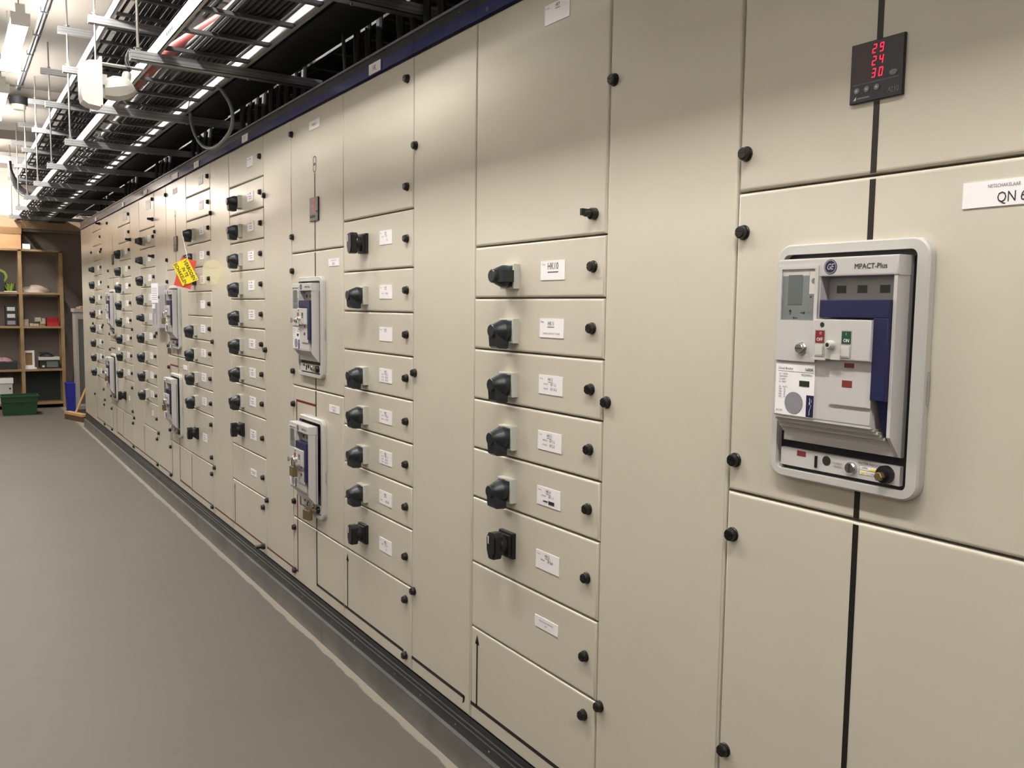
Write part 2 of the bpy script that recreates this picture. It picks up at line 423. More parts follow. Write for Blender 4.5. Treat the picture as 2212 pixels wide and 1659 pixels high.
def cabinet(x0, x1, label, group=None):
    t = thing('switchgear_cabinet', label, 'electrical cabinet', (x0, 0, 0), group)
    X = x0
    b = MB(); b.box(x0+.001, x1-.001, -.75, -.0195, ZB, ZT+.002, CARC); b.build('carcass', t, (-X, 0, 0), smooth=False)
    b = MB()
    b.box(x0+.0004, x1-.0004, -.02, .004, ZT+.004, 2.272, BLUE); b.box(x0+.0004, x1-.0004, -.02, .001, 2.272, 2.302, DKFAS)
    b.box(x0+.0004, x1-.0004, -.02, .007, 2.302, 2.310, LIP); b.box(x0+.0004, x1-.0004, -.75, -.02, ZT+.003, ZT+.012, DKFAS)
    for k in range(2):
        sx = x0 + (x1-x0)*(.25+.5*k); b.lathe(sx, 2.287, [(.003, 0), (.002, .0015)], LIP, 8, base=.001)
    b.build('top_fascia', t, (-X, 0, 0))
    b = MB(); b.box(x0+.0004, x1-.0004, -.72, -.004, .0, .168, PLINTH); b.prism([(-.004, .0990), (-.004, .168), (.0, .168), (.0, .150), (.003, .147), (.003, .136), (.006, .133), (.006, .0990)], x0+.0004, x1-.0004, PLINTH, axis='x')
    for k in range(2):
        sx = x0 + (x1-x0)*(.2+.6*k); b.lathe(sx, .118, [(.0035, 0), (.0025, .0015)], LIP, 8, base=.006)
    b.build('plinth', t, (-X, 0, 0))
    return t

LX = -.044   # lock inset from a switch column's right edge
def switch_column(x0, label, divs, doors, mim=None, mim_from=None):
    """divs: z levels from top (without ZT) to bottom; doors: per gap dict"""
    x1 = x0+.6; c = cabinet(x0, x1, label)
    zs = [ZT]+divs+[ZB]
    for i, d in enumerate(doors):
        za, zb = zs[i], zs[i+1]; zm = (za+zb)/2
        locks = [(x1+LX, z, k) for z, k in d.get('locks', [(zm, 'l')])]
        door(c, x0, x1, zb, za, locks)
        if d.get('sw'): switch(c, x0+.203, zm-(.016 if d['sw'] != 'black' else -.002), d['sw'])
        if 'lab' in d:
            L = d['lab']; w, h = L.get('wh', (.104, .049)); z = L.get('z', zm-.004)
            plate(c, x0+.390, z, w, h, L.get('t', ()), L.get('d', ()), mt=L.get('mt'))
    return c
def arrow(x0, x, zt=.445, z0=.222, w=.0078):
    return [(x-w/2, x+w/2, z0, zt-.022), ('tri', [(x-.0120, zt-.030), (x+.0120, zt-.030), (x, zt)])]
BUS = .222

# ---- column with switches HK9 to HK15
def vd(a, b=None):
    o = [('Groep', .0045, -.046, .016, 'l')]; return o
c = switch_column(-1.0, 'beige switch column with label plates HK10 to HK15, two columns left of QN 6',
    [1.597, 1.449, 1.302, 1.155, 1.008, .861, .663, .463],
    [dict(locks=[(2.168, 'l'), (1.647, 'k')], lab=dict(z=2.158, t=[('Groep', .0045, -.046, .016, 'l'), ('HK9', .009, .002, .016, 'c', .02)])),
     dict(sw='side', lab=dict(t=[('Groep', .0045, -.046, .016, 'l'), ('HK10', .0175, .003, .011, 'c', .046)])),
     dict(sw='down', lab=dict(t=[('Groep', .0045, -.046, .016, 'l'), ('HK11', .0105, -.002, .012, 'c', .03), ('VOEDING ZENDMAST T-MOBILE', .0045, 0, -.014)])),
     dict(sw='down', lab=dict(t=[('Groep', .0045, -.046, .016, 'l'), ('HK12', .008, .0, .015, 'c', .02), ('VERDELER', .004, -.030, .002, 'l'), ('KF 1-2', .0075, .002, .002, 'l'), ('VERDELER', .004, -.030, -.010, 'l'), ('KF 10-2', .0075, .002, -.010, 'l')])),
     dict(sw='down', lab=dict(t=[('Groep', .0045, -.046, .016, 'l'), ('HK13', .008, .0, .015, 'c', .02), ('VERDELER', .004, -.030, .002, 'l'), ('KF 3-2', .0075, .002, .002, 'l'), ('VERDELER', .004, -.030, -.010, 'l'), ('KF 2-2', .0075, .002, -.010, 'l')])),
     dict(sw='down', lab=dict(t=[('Groep', .0045, -.046, .016, 'l'), ('HK14', .008, .0, .015, 'c', .02), ('VERDELER', .004, -.030, .002, 'l'), ('KF 1-1', .0075, .002, .002, 'l')])),
     dict(sw='black', lab=dict(t=[('Groep', .0045, -.046, .016, 'l'), ('HK15', .008, .0, .015, 'c', .02), ('VERDELER', .004, -.030, .002, 'l'), ('KF 8-4', .0075, .002, .002, 'l')])),
     dict(lab=dict(wh=(.104, .031), z=.588, mt=WHITE, t=[('VOEDINGSKABEL BESTURING', .0042, 0, .005), ('KAST', .0042, 0, -.004)])),
     dict(locks=[(.412, 'l'), (.212, 'l')])])
lb = MB(); lb.box(-.632, -.612, .0024, .0028, .917, .920, INK); lb.box(-.608, -.583, .0024, .0028, .913, .922, INK)
lb.build('marker_strikeout', c, (1.0, 0, 0), smooth=False)
mimic(c, [(-1.0+.002, -.402, BUS-.0055, BUS+.0055)] + arrow(-1, -.963), MIMK)

# ---- column E: HK1 to HK8
gl = lambda n, *r: [('Groep', .0045, -.046, .016, 'l'), (n, .008, .0, .015, 'c', .016)] + list(r)
V = lambda z, s: [('VERDELER', .004, -.034, z, 'l'), (s, .0065, .0, z, 'l')]
c = switch_column(-2.0, 'beige switch column with eight small label plates, right of the TRAFO 5 column',
    [1.745, 1.552, 1.402, 1.254, 1.107, .959, .811, .665, .463],
    [dict(locks=[(2.168, 'l'), (1.819, 'l')]),
     dict(sw='black', lab=dict(z=1.663, t=gl('HK1', *V(.003, 'KF 1'), ('RES', .006, .012, -.010)))),
     dict(sw='down', lab=dict(t=gl('HK2', *V(-.006, 'KF 8-2')))),
     dict(lab=dict(t=gl('HK3'))),
     dict(sw='down', lab=dict(t=gl('HK4', *(V(.004, 'KF 3-3')+V(-.006, 'KF 8-3')+V(-.016, 'KF 9-3'))))),
     dict(sw='down', lab=dict(t=gl('HK5', *(V(.003, 'KF 12-6')+V(-.009, 'KF 10-4'))))),
     dict(sw='down', lab=dict(t=gl('HK6', *(V(.004, 'KF 1-5')+V(-.006, 'KF 4-3')+V(-.016, 'KF 2-3'))))),
     dict(sw='down', lab=dict(t=[('Groep', .0045, -.046, .016, 'l'), ('HK7', .0095, .0, .014, 'c', .02), ('VERDELER', .004, -.042, -.010, 'l'), ('KF 6-8', .0085, .004, -.010, 'l')])),
     dict(sw='black', lab=dict(t=gl('HK8', *(V(.002, 'KF 4-4')), ('RES', .005, .01, -.012)))),
     dict(locks=[(.412, 'l'), (.212, 'l')])])
mimic(c, [(-2.0+.002, -1.462, BUS-.0055, BUS+.0055)] + arrow(-2, -1.965), MIMK)

# ---- column H
dh = [(-.03, .014, .016, .003), (.004, .014, .014, .007), (-.004, .0, .05, .003), (0, -.010, .04, .003)]
lbl = lambda **k: dict(d=dh, **k)
c = switch_column(-3.6, 'beige switch column with a winged key in its bottom lock and eight grey-based rotary handles',
    [2.041, 1.892, 1.745, 1.597, 1.449, 1.302, 1.153, 1.005, .858, .662, .463],
    [dict(lab=dict(d=dh[:2]))] + [dict(sw='down', lab=lbl()) for _ in range(8)] +
    [dict(sw='black', lab=lbl()), dict(lab=dict(wh=(.10, .032), d=[(0, .004, .07, .003), (0, -.004, .04, .003)])), dict(locks=[(.412, 'l'), (.212, 'w')])])
mimic(c, [(-3.598, -3.062, BUS-.008, BUS)], MIMR); mimic(c, arrow(-3.6, -3.565, z0=BUS), MIMB)

# ---- column J
c = switch_column(-4.6, 'beige switch column with the yellow and red warning cards and a yellowed patch',
    [2.088, 1.94, 1.79, 1.645, 1.497, 1.349, 1.203, 1.055, .907, .76, .463],
    [dict(lab=dict(d=dh[:2])), dict(lab=dict(d=dh[:2])), dict(sw='down', lab=lbl()), dict(sw='down', lab=lbl()),
     dict(sw='black', lab=dict(wh=(.11, .052), mt=OFFW, d=dh)), dict(lab=dict(d=dh[:2]))] + [dict(sw='down', lab=lbl()) for _ in range(4)] +
    [dict(sw='black', locks=[(.708, 'l'), (.511, 'l')], lab=lbl()), dict(locks=[(.412, 'l'), (.212, 'l')])])
mimic(c, [(-4.598, -4.056, BUS-.008, BUS)], MIMB); mimic(c, arrow(-4.6, -4.565, z0=BUS), MIMB)
yb = MB(); n = 24
pts = [(-4.0+.21*cos(2*pi*i/n)*(1+.05*sin(2*pi*i*3/n)), 1.605+.082*sin(2*pi*i/n)*(1+.08*cos(2*pi*i*2/n))) for i in range(n)]
yb.prism(pts, .0001, .0003, mat('yellowed_tape', '#d0c9ab', 0.4)); yb.build('yellowed_tape_patch', c, (4.6, 0, 0), smooth=False)

# ---- column M
def swl(k): return dict(sw=k, lab=lbl())
c = switch_column(-6.2, 'beige switch column half covered at its right edge by the grey document pocket',
    [1.985, 1.84, 1.692, 1.545, 1.40, 1.252, 1.105, .953, .806, .662, .46],
    [dict(locks=[(2.184, 'l'), (2.038, 'k')], lab=dict(wh=(.18, .07), z=2.158, d=())), swl('side'), dict(sw='side', locks=[(1.768, 'k')], lab=lbl()), swl('down'), swl('down'), swl('side')] +
    [swl('down') for _ in range(4)] + [dict(locks=[(.558, 'l')], lab=dict(wh=(.06, .04), z=.585, mt=OFFW)), dict(locks=[(.407, 'l'), (.212, 'l')])])
mimic(c, [(-6.198, -5.656, BUS-.008, BUS)], MIMB); mimic(c, arrow(-6.2, -6.165, z0=BUS), MIMB)
# ---- column P
c = switch_column(-7.2, 'beige switch column, second from the far end, with eight grey-based handles',
    [2.085, 1.94, 1.79, 1.645, 1.497, 1.352, 1.205, 1.055, .905, .758, .46],
    [dict(locks=[(2.158, 'l')], lab=dict(wh=(.17, .07), z=2.155)), dict(lab=dict(wh=(.05, .06)))] + [swl('down') for _ in range(8)] +
    [dict(sw='black', locks=[(.708, 'l'), (.508, 'l')], lab=dict(wh=(.05, .04), mt=OFFW)), dict(locks=[(.408, 'l'), (.208, 'l')])])
mimic(c, [(-7.198, -6.656, BUS-.008, BUS)], MIMB); mimic(c, arrow(-7.2, -7.165, z0=BUS), MIMB)
# ---- column R
c = switch_column(-8.8, 'beige switch column farthest along the row, nearest the wooden shelf',
    [2.142, 1.998, 1.847, 1.699, 1.55, 1.403, 1.255, 1.105, .958, .81, .66, .46],
    [dict(locks=[(2.197, 'k')]), dict(lab=dict(wh=(.04, .03))), dict(lab=dict(wh=(.04, .03))), swl('side')] + [swl('down') for _ in range(7)] +
    [dict(locks=[(.56, 'l')]), dict(locks=[(.406, 'l'), (.208, 'l')])])
mimic(c, [(-8.798, -8.256, BUS-.008, BUS)], MIMB); mimic(c, arrow(-8.8, -8.765, z0=BUS), MIMB)

# ---- plain columns
def plain(x0, x1, label, mim=None, locks=True, keys=()):
    c = cabinet(x0, x1, label)
    door(c, x0, x1, ZB, ZT, [(x0+.018, z, 'k' if z in keys else 'l') for z in (1.944, 1.203, .459)] if locks else [])
    if mim: mimic(c, *mim)
    return c
plain(-.4, 0, 'plain beige door column between the HK10 switches and the big QN 6 breaker')
c = plain(-1.4, -1.0, 'plain beige door column left of the HK10 switches, torn black line at its foot', ([(-1.398, -1.036, BUS-.0055, BUS+.0055), ('tri', [(-1.045, BUS-.0045), (-1.033, BUS+.0045), (-1.036, BUS-.014), (-1.048, BUS-.024)])], MIMK))
plain(-3.0, -2.6, 'plain beige door column left of TRAFO 5, crossed by a red line at its foot', ([(-2.998, -2.605, BUS-.008, BUS)], MIMR))
plain(-4.0, -3.6, 'plain beige door column between the yellowed patch and the winged-key column', ([(-3.998, -3.602, BUS-.008, BUS)], MIMR))
plain(-5.6, -5.2, 'plain beige door column that carries the grey document pocket', ([(-5.598, -5.202, BUS-.008, BUS)], MIMB))
plain(-6.6, -6.2, 'narrow plain beige door column just beyond the document pocket and its switch column', ([(-6.598, -6.202, BUS-.008, BUS)], MIMB), keys=(1.944,))
plain(-8.2, -7.8, 'narrow plain beige door column beyond the farthest breaker column', ([(-8.198, -7.802, BUS-.008, BUS)], MIMB))
c = cabinet(-9.7, -8.8, 'wide plain beige end column at the far end of the row, beside the broom')
door(c, -9.7, -8.8, ZB, ZT, [(-8.875, z, 'l') for z in (1.944, 1.203, .459)])
plain(.6, 1.0, 'plain beige door column cut by the lower right frame edge')

# ---- transformer columns
def seg7(b, ch, x, z, h, d, m, sl=.12):
    SEG = {'0': 'abcdef', '1': 'bc', '2': 'abged', '3': 'abgcd', '4': 'fgbc', '5': 'afgcd', '6': 'afgedc', '7': 'abc', '8': 'abcdefg', '9': 'abcdfg'}[ch]
    w = h*.5; t = h*.11; g = h*.03
    R = dict(a=(t*.6, w-t*.6, h-t, h), d=(t*.6, w-t*.6, 0, t), g=(t*.6, w-t*.6, h/2-t/2, h/2+t/2),
             f=(0, t, h/2+g, h-t*.4), b=(w-t, w, h/2+g, h-t*.4), e=(0, t, t*.4, h/2-g), c=(w-t, w, t*.4, h/2-g))
    for k in SEG:
        x0, x1, z0, z1 = R[k]
        b.add([(x+p+q*sl, -d, z+q) for p, q in ((x0, z0), (x1, z0), (x1, z1), (x0, z1))], [(0, 1, 2, 3)], m)
def meter(par, cx, rows, led, near=False):
    X = par.location.x; z0 = 1.771; z1 = 1.868; x0 = cx-.0485; x1 = cx+.0485
    b = MB(); b.rbox(x0, x1, 0, .006, z0, z1, METERB, .001, 1); e = .0064
    b.box(x0+.006, x0+.045, .006, e-.0002, z0+.033, z1-.006, METERR) if led else None
    b.box(x0+.006, x1-.006, .006, e, z0+.0295, z0+.0302, METERG)
    for k in range(3):
        bx = x0+.014+.0185*k; b.lathe(bx, z0+.020, [(.0052, .006), (.0048, .0075)], METERG, 16); b.lathe(bx, z0+.020, [(.0022, .0076), (.0022, .0078)], GPLAS, 3)
    b.lathe(x1-.017, z0+.038, [(.006, .006), (.0055, .0075)], METERG, 16, sx=1.25, sz=.8)
    b.text('A210', x1-.016, z0+.0115, .0085, e, METERG, sx=.75)
    b.prism([(x0+.008, z0+.005), (x0+.013, z0+.005), (x0+.013, z0+.011)], .006, e, GPLAS)
    b.box(x0+.015, x0+.038, .006, e, z0+.006, z0+.0085, METERG)
    m = b.build('panel_meter', par, (-X, 0, 0))
    if led:
        g = MB()
        for i, r in enumerate(rows):
            for j, ch in enumerate(r): seg7(g, ch, x0+.040+.013*(j-(len(r)-2)), z1-.0215-.0195*i, .0145, .0068, led)
        g.build('display_digits', m, (0, 0, 0), smooth=False)
def trafo_column(x0, label, red, black=MIMK, name=None, q1=None, q2=None, rows=('29', '24', '30'), led=None, bottom='R', extra=None):
    x1 = x0+.6; c = cabinet(x0, x1, label); lx = x0+.019
    door(c, x0, x1, 1.65, ZT, [(lx, 2.167, 'l'), (lx, 1.722, 'l')])
    door(c, x0, x1, 1.065, 1.65, [(lx, 1.573, 'l'), (lx, 1.128, 'l')])
    if red is not None or x0 < -1:
        door(c, x0, x1, .462, 1.065, [(lx, .98, 'l'), (lx, .535, 'l')]); door(c, x0, x1, ZB, .462, [(lx, .414, 'l'), (lx, .213, 'l')])
    else:
        door(c, x0, x1, .462, 1.065, [(lx, .978, 'l'), (lx, .53, 'l')]); door(c, x0, x1, ZB, .462, [(lx, .414, 'l')])
    cx = x0+.294; t = .0055
    segs = [('ring', cx, 2.018, .020, .0045), ('ring', cx, 1.987, .020, .0045), (cx-t, cx+t, 1.869, 1.967), (cx-t, cx+t, 1.653, 1.770), (cx-t, cx+t, 1.543, 1.643)]
    if x0 < -1:
        segs[0:2] = [('ring', cx, 2.018, .020, .0045), ('ring', cx, 1.990, .020, .0045)]
        segs += [(cx-t, cx+t, 1.069, 1.117), (cx-t, cx+t, .952, 1.061), (cx-t, cx+t, .466, .522), (cx-t, cx+t, BUS-.0045, .458)]
        segs += [(cx-t, x1-.003, BUS-.0055, BUS+.0055)]
    else: segs += [(cx-t, cx+t, 1.069, 1.117), (cx-t, cx+t, .466, 1.058), (cx-t, cx+t, .18, .458)]
    mimic(c, segs, black)
    if red:
        mimic(c, [(x0+.048, cx-t, .994, 1.004), (x0+.048, x0+.058, .466, .9945)], red)
        mimic(c, [(x0+.048, x0+.058, BUS-.009, .458), (x0+.002, x0+.0485, BUS-.009, BUS-.001)], red)
    if name: plate(c, x0+.295, 2.165, .122, .035, [(name, .011, .0, .0)])
    q = 1.594 if x0 < -1 else 1.599
    if q1: plate(c, x0+(.503 if x0 < -1 else .512), q, .112 if x0 < -1 else .125, .029 if x0 < -1 else .038, q1)
    if q2: plate(c, x0+.503, 1.006, .108, .029, q2)
    meter(c, cx, rows, led)
    return c
trafo_column(0.0, 'beige breaker column at the right frame edge with a red-digit meter and label QN 6', None,
             q1=[('NETSCHAKELAAR  TRAFO 6', .0052, .012, .011), ('QN 6', .0155, .010, -.006)], led=LED)
trafo_column(-2.6, 'beige column labelled TRAFO 5 with a small red-lit meter above two breakers', MIMR, name='TRAFO 5',
             q1=[('NETSCHAKELAAR TRAFO 5', .0045, 0, .007), ('QN 5', .010, 0, -.005)], q2=[('KOPPELSCHAKELAAR', .0045, 0, .007), ('QK 5', .010, 0, -.005)], rows=('78', '186', '76'), led=LEDD)
trafo_column(-5.2, 'beige column with two breakers and an unlit meter beside the document pocket', MIMR, black=MIMB, name=' ', q2=[(' ', .01, 0, 0)])
trafo_column(-7.8, 'farthest beige column with two breakers, fourth module from the far end', MIMB, black=MIMB, q1=[(' ', .01, 0, 0)], q2=[(' ', .01, 0, 0)])

# ---- small plates on the blue band
def band_plate(x, w, h, z, lines, label):
    b = MB(); b.box(x-w/2, x+w/2, .0055, .0085, z-h/2, z+h/2, WHITE)
    for st, sz, dz in lines: b.text(st, x, z+dz, sz, .0089, INKG, sx=.8, bold=.04)
    tag(b.build('name_plate', smooth=False), label, 'sign', 'white plates on the blue band')
band_plate(-1.69, .098, .036, 2.257, [('HK', .019, 0)], 'white plate reading HK on the blue band above the HK1 switch column')
for x, w, s, l in ((-3.27, .10, 'KF', 'small square white plate on the blue band above the winged-key column'), (-4.28, .12, 'KF', 'square white plate on the blue band above the warning cards'),
                (-4.87, .18, '', 'wide white plate on the blue band above the unlit meter column'), (-5.87, .14, '', 'white plate on the blue band above the document pocket column'),
                (-6.86, .10, '', 'tiny white plate on the blue band, second from the far end'), (-8.46, .12, '', 'tiny white plate on the blue band nearest the far end')):
    band_plate(x, w, .036, 2.257, [(s, .014, 0)] if s else [], l)
bn = MB()
bn.text('10', -.94, 2.252, .012, .0046, INKG, sx=.7); bn.text('9', -2.13+.13, 2.252, .012, .0046, INKG, sx=.7); bn.text('8', -2.585, 2.252, .012, .0046, INKG, sx=.7)
tag(bn.build('band_number', smooth=False), 'small pale field numbers painted on the blue band', 'lettering')

# ------------------------------------------------------------------ withdrawable circuit breakers
def ring_mesh(b, x0, x1, z0, z1, ro, ix0, ix1, iz0, iz1, ri, d0, d1, m):
    def rr(x0, x1, z0, z1, r, n=6):
        o = []
        for cx, cz, a0 in ((x1-r, z1-r, 0), (x0+r, z1-r, pi/2), (x0+r, z0+r, pi), (x1-r, z0+r, 3*pi/2)):
            for i in range(n+1): a = a0+pi/2*i/n; o.append((cx+r*cos(a), cz+r*sin(a)))
        return o
    ch = .003
    L = [[(p[0], -d0, p[1]) for p in rr(x0, x1, z0, z1, ro)], [(p[0], -(d1-ch), p[1]) for p in rr(x0, x1, z0, z1, ro)], [(p[0], -d1, p[1]) for p in rr(x0+ch, x1-ch, z0+ch, z1-ch, ro-ch)],
         [(p[0], -d1, p[1]) for p in rr(ix0, ix1, iz0, iz1, ri)], [(p[0], -d0, p[1]) for p in rr(ix0, ix1, iz0, iz1, ri)]]
    n = len(L[0]); vs = [v for l in L for v in l]; fs = []
    for i in range(len(L)-1):
        for j in range(n): k = (j+1) % n; fs.append((i*n+j, i*n+k, (i+1)*n+k, (i+1)*n+j))
    b.add(vs, fs, m)

def make_breaker():
    t = thing('circuit_breaker', 'x', 'circuit breaker', (0.264, 0, 1.33))
    b = MB(); ring_mesh(b, -.148, .148, -.211, .212, .030, -.133, .127, -.196, .194, .012, 0.0005, .017, BEZEL); b.box(.1485, .150, .002, .006, -.052, .0, FASC2); bz = b.build('bezel', t)
    b = MB(); b.box(-.133, .127, .0006, .0022, -.196, .194, BLACK); b.build('recess', bz, (0, 0, 0), smooth=False)
    b = MB()
    b.box(-.122, .1135, .0023, .010, -.143, .184, FASC2)                                   # back panel
    b.rbox(-.122, .1135, .010, .044, .152, .184, FASC, .003, 2)                            # head bar
    b.prism([(.105, .010), (.112, .044), (.122, .044), (.124, .010)], 0, 1, FASC) if False else None
    # right rail with a sloping inner flank and a slanting lower end
    pts = [(.0995, .012), (.1055, .042), (.1115, .042), (.1135, .012)]
    vs = [(x, -d, .153) for x, d in pts] + [(x, -d, -.108) for x, d in pts]
    vs += [(x, -min(d, .014), -.142) for x, d in pts]
    b.add(vs, [(0, 1, 2, 3), (0, 4, 5, 1), (1, 5, 6, 2), (2, 6, 7, 3), (3, 7, 4, 0), (4, 8, 9, 5), (5, 9, 10, 6), (6, 10, 11, 7), (7, 11, 8, 4), (11, 10, 9, 8)], FASC)
    b.rbox(-.122, .0765, .010, .042, -.094, .081, FASC, .002, 2); b.box(-.122, -.0315, .010, .0419, .081, .153, FASC)                           # body block
    # ribbed chin
    z = -.094; d = .041
    for k in range(7):
        b.box(-.121, .0765+.004*k, .010, d, z-.0042, z, FASC2 if k % 2 else FASC); z -= .0045; d -= .0042
    b.box(-.118, .108, .010, .013, -.142, z, FASC)
    # recess above the handle, with three dark windows
    b2 = MB(); b2.box(-.0310, .0995, .0102, .0200, .0815, .1515, FASC2)
    for wx in (-.006, .034, .076): b2.box(wx-.009, wx+.009, .0201, .0206, .124, .137, DKWIN)
    b.build('fascia', t, (0, 0, 0)); 
    fa = t.children[-1] if t.children else None
    fa = [o for o in t.children if o.name.startswith('fascia')][0]
    b2.build('handle_recess', fa, smooth=False)
    b = MB(); e = .0446
    b.lathe(-.012, .168, [(.0125, .0441), (.0125, .0446)], NAVY, 28)
    for r1 in (.0112,):
        n = 28; vs = [(-.012+rr*cos(2*pi*j/n), -.0448, .168+rr*sin(2*pi*j/n)) for rr in (r1, r1-.0008) for j in range(n)]
        b.add(vs, [(j, (j+1) % n, n+(j+1) % n, n+j) for j in range(n)], FASC)
    b.text('G', -.0155, .1685, .010, .0449, FASC, slant=.25, sx=.8); b.text('E', -.0085, .1685, .010, .0449, FASC, slant=.25, sx=.8)
    b.text('MPACT-Plus', .064, .1675, .0085, .0446, INK, sx=.95, bold=.04)
    b.build('badge', fa, smooth=False)
    # trip unit cover with its smoked window
    b = MB(); x0, x1, z0, z1 = -.1195, -.034, .005, .171
    wx0, wx1, wz0, wz1 = -.111, -.041, .077, .166
    for a in ((x0, wx0, z0, z1), (wx1, x1, z0, z1), (wx0, wx1, z0, wz0), (wx0, wx1, wz1, z1)): b.box(a[0], a[1], .0425, .0465, a[2], a[3], FASC)
    cv = b.build('trip_unit_cover', t, smooth=False)
    b = MB(); b.box(wx0, wx1, .0425, .0437, wz0, wz1, WINDOW); b.box(-.098, -.068, .0437, .0442, .104, .156, LCD)
    b.box(-.054, -.041, .0437, .0440, .122, .164, INKG); b.box(-.0532, -.041, .0440, .0441, .1228, .1632, GPLAS); b.lathe(-.044, .145, [(.005, .0442), (.005, .0446)], INKG, 12)
    for q, s in ((-.092, '\u2191'), (-.066, '\u2192')):
        b.box(q-.0006, q+.0006, .0437, .0441, .086, .094, INK) if s == '\u2191' else b.box(q-.004, q+.004, .0437, .0441, .0894, .0906, INK)
        b.prism([(q-.003, .092), (q+.003, .092), (q, .096)] if s == '\u2191' else [(q+.002, .087), (q+.002, .093), (q+.006, .090)], .0437, .0441, INK)
    b.box(-.083, -.076, .0437, .0441, .0804, .0814, INK); b.prism([(-.083, .0785), (-.083, .0832), (-.0865, .081)], .0437, .0441, INK)
    b.text('MENU', -.050, .091, .0035, .0441, INKG); b.text('\u25a0 dT', -.047, .1165, .004, .0441, INK) if False else b.box(-.051, -.048, .0437, .0441, .116, .119, INK)
    b.build('window_panel', cv, smooth=False)
    b = MB(); b.lathe(-.0625, .028, [(.0115, .0465), (.0115, .0485), (.0095, .051), (.0085, .051), (.0085, .054), (.0075, .0552)], CHROME, 24); b.box(-.0685, -.0565, .0553, .0556, .0272, .0288, INK); b.build('key_lock', cv)
    # rating plate
    b = MB(); b.box(-.118, -.0345, .0422, .0434, -.092, .001, WHITE); e = .0438
    b.text('Circuit Breaker', -.112, -.009, .0042, e, INK, 'l'); b.text('1600A', -.038, -.009, .0055, e, INK, 'r', bold=.05)
    b.box(-.113, -.037, .0434, e-.0001, -.0145, -.0140, INK); b.text('MG27WM16', -.040, -.019, .0042, e, INK, 'r', sx=.7)
    for k, s in enumerate(('In = 1600A', '750/1000V', 'Ue 690V', 'Ui 1000V')): b.text(s, -.110, -.019-.0048*k, .0034, e, INKG, 'l')
    for k, s in enumerate(('Ue   Icu/Ics', '240    65', '440    65', '500    65', '690    50')): b.text(s, -.110, -.042-.0045*k, .0034, e, INKG, 'l')
    b.text('IEC 947', -.114, -.085, .0036, e, INKG, 'l')
    b.box(-.066, -.045, .0434, .0440, -.039, -.029, DKWIN)
    b.lathe(-.0765, -.0695, [(.0195, .0435), (.0195, .0441)], GREYDISC, 32)
    b.box(-.0495, -.0345, .0435, .0443, -.0915, -.0535, NAVY)
    b.box(-.0425, -.0418, .0443, .0446, -.088, -.080, WHITE); b.add([(-.0425, -.0446, -.080), (-.0418, -.0446, -.080), (-.0382, -.0446, -.070), (-.0389, -.0446, -.070)], [(0, 1, 2, 3)], WHITE)
    b.box(-.0425, -.0418, .0443, .0446, -.069, -.058, WHITE); b.text('x', -.042, -.067, .006, .0447, WHITE); b.text('I', -.0385, -.063, .005, .0447, WHITE)
    b.build('rating_plate', t, smooth=False)
    # lower push-button panel
    b = MB(); b.box(-.004, .0765, .0422, .0448, -.064, .012, FASC)
    b.box(.0215, .0405, .0448, .0452, -.033, -.0215, REDWIN); b.box(.0245, .043, .0448, .0452, .000, .0075, REDWIN); b.box(.0, .070, .0448, .0450, -.064, -.0625, FASC2)
    b.build('indicator_panel', t, smooth=False)
    b = MB(); b.rbox(-.034, .078, .0425, .0545, .0125, .0795, FASC, .002, 2); 
    b.box(-.029, -.0085, .0545, .0549, .0155, .062, FASC2); b.box(.023, .043, .0545, .0549, .0155, .062, FASC2)
    b.lathe(-.0155, .0705, [(.0042, .0546), (.0042, .0550)], DKWIN, 14)
    b.lathe(.0045, .037, [(.0075, .0545), (.0075, .062), (.0055, .066)], GPLAS, 18); b.lathe(.0045, .037, [(.0035, .0661), (.0035, .0664)], DKWIN, 12)
    b.box(.006, .024, .0545, .058, .0125, .0205, GPLAS); b.box(-.032, -.006, .0545, .0565, .0105, .0145, GPLAS)
    bp = b.build('button_panel', t)
    b = MB(); b.box(-.0275, -.0100, .0549, .0556, .040, .0605, RED); b.text('O', -.017, .0562, .0045, .0560, WHITE); b.text('OFF', -.0185, .0455, .0058, .0560, WHITE, bold=.05); b.build('off_button', bp, smooth=False)
    b = MB(); b.box(.0245, .0415, .0549, .0556, .040, .0605, GREEN); b.text('I', .033, .0562, .0045, .0560, WHITE); b.text('ON', .0335, .0455, .0058, .0560, WHITE, bold=.05); b.build('on_button', bp, smooth=False)
    for q in (-.0275, .0245):
        b = MB(); b.box(q, q+.016, .0549, .0561, .017, .037, GPLAS); b.box(q+.001, q+.015, .0561, .0567, .019, .035, GPLAS); b.build('push_button', bp, smooth=False)
    # charging handle
    b = MB(); b.rbox(-.0265, .1045, .0220, .0500, .083, .1125, NAVY, .0015, 2); b.rbox(.0775, .1045, .0130, .0498, -.050, .0835, NAVY, .0015, 2)
    path = [(.095, -.034, -.050), (.095, -.030, -.075), (.097, -.024, -.098), (.102, -.017, -.115), (.106, -.015, -.124)]
    vs = []; fs = []
    for i, (x, y, z) in enumerate(path):
        ww = .009-.0006*i; vs += [(x-ww, y-.006, z), (x+ww, y-.006, z), (x+ww, y+.004, z), (x-ww, y+.004, z)]
    for i in range(len(path)-1):
        for j in range(4): k = (j+1) % 4; fs.append((i*4+j, i*4+k, i*4+4+k, i*4+4+j))
    fs += [(0, 1, 2, 3), tuple(range(16, 20))]; b.add(vs, fs, NAVY); b.build('charging_handle', t)
    # racking panel below
    b = MB(); b.box(-.125, .1135, .0023, .012, -.189, -.157, FASC)
    b.box(-.089, -.070, .012, .0124, -.1685, -.159, REDWIN); b.box(-.049, -.045, .012, .0150, -.184, -.163, BLACK); b.lathe(-.026, -.1685, [(.0085, .0121), (.0085, .0125)], DKWIN, 18)
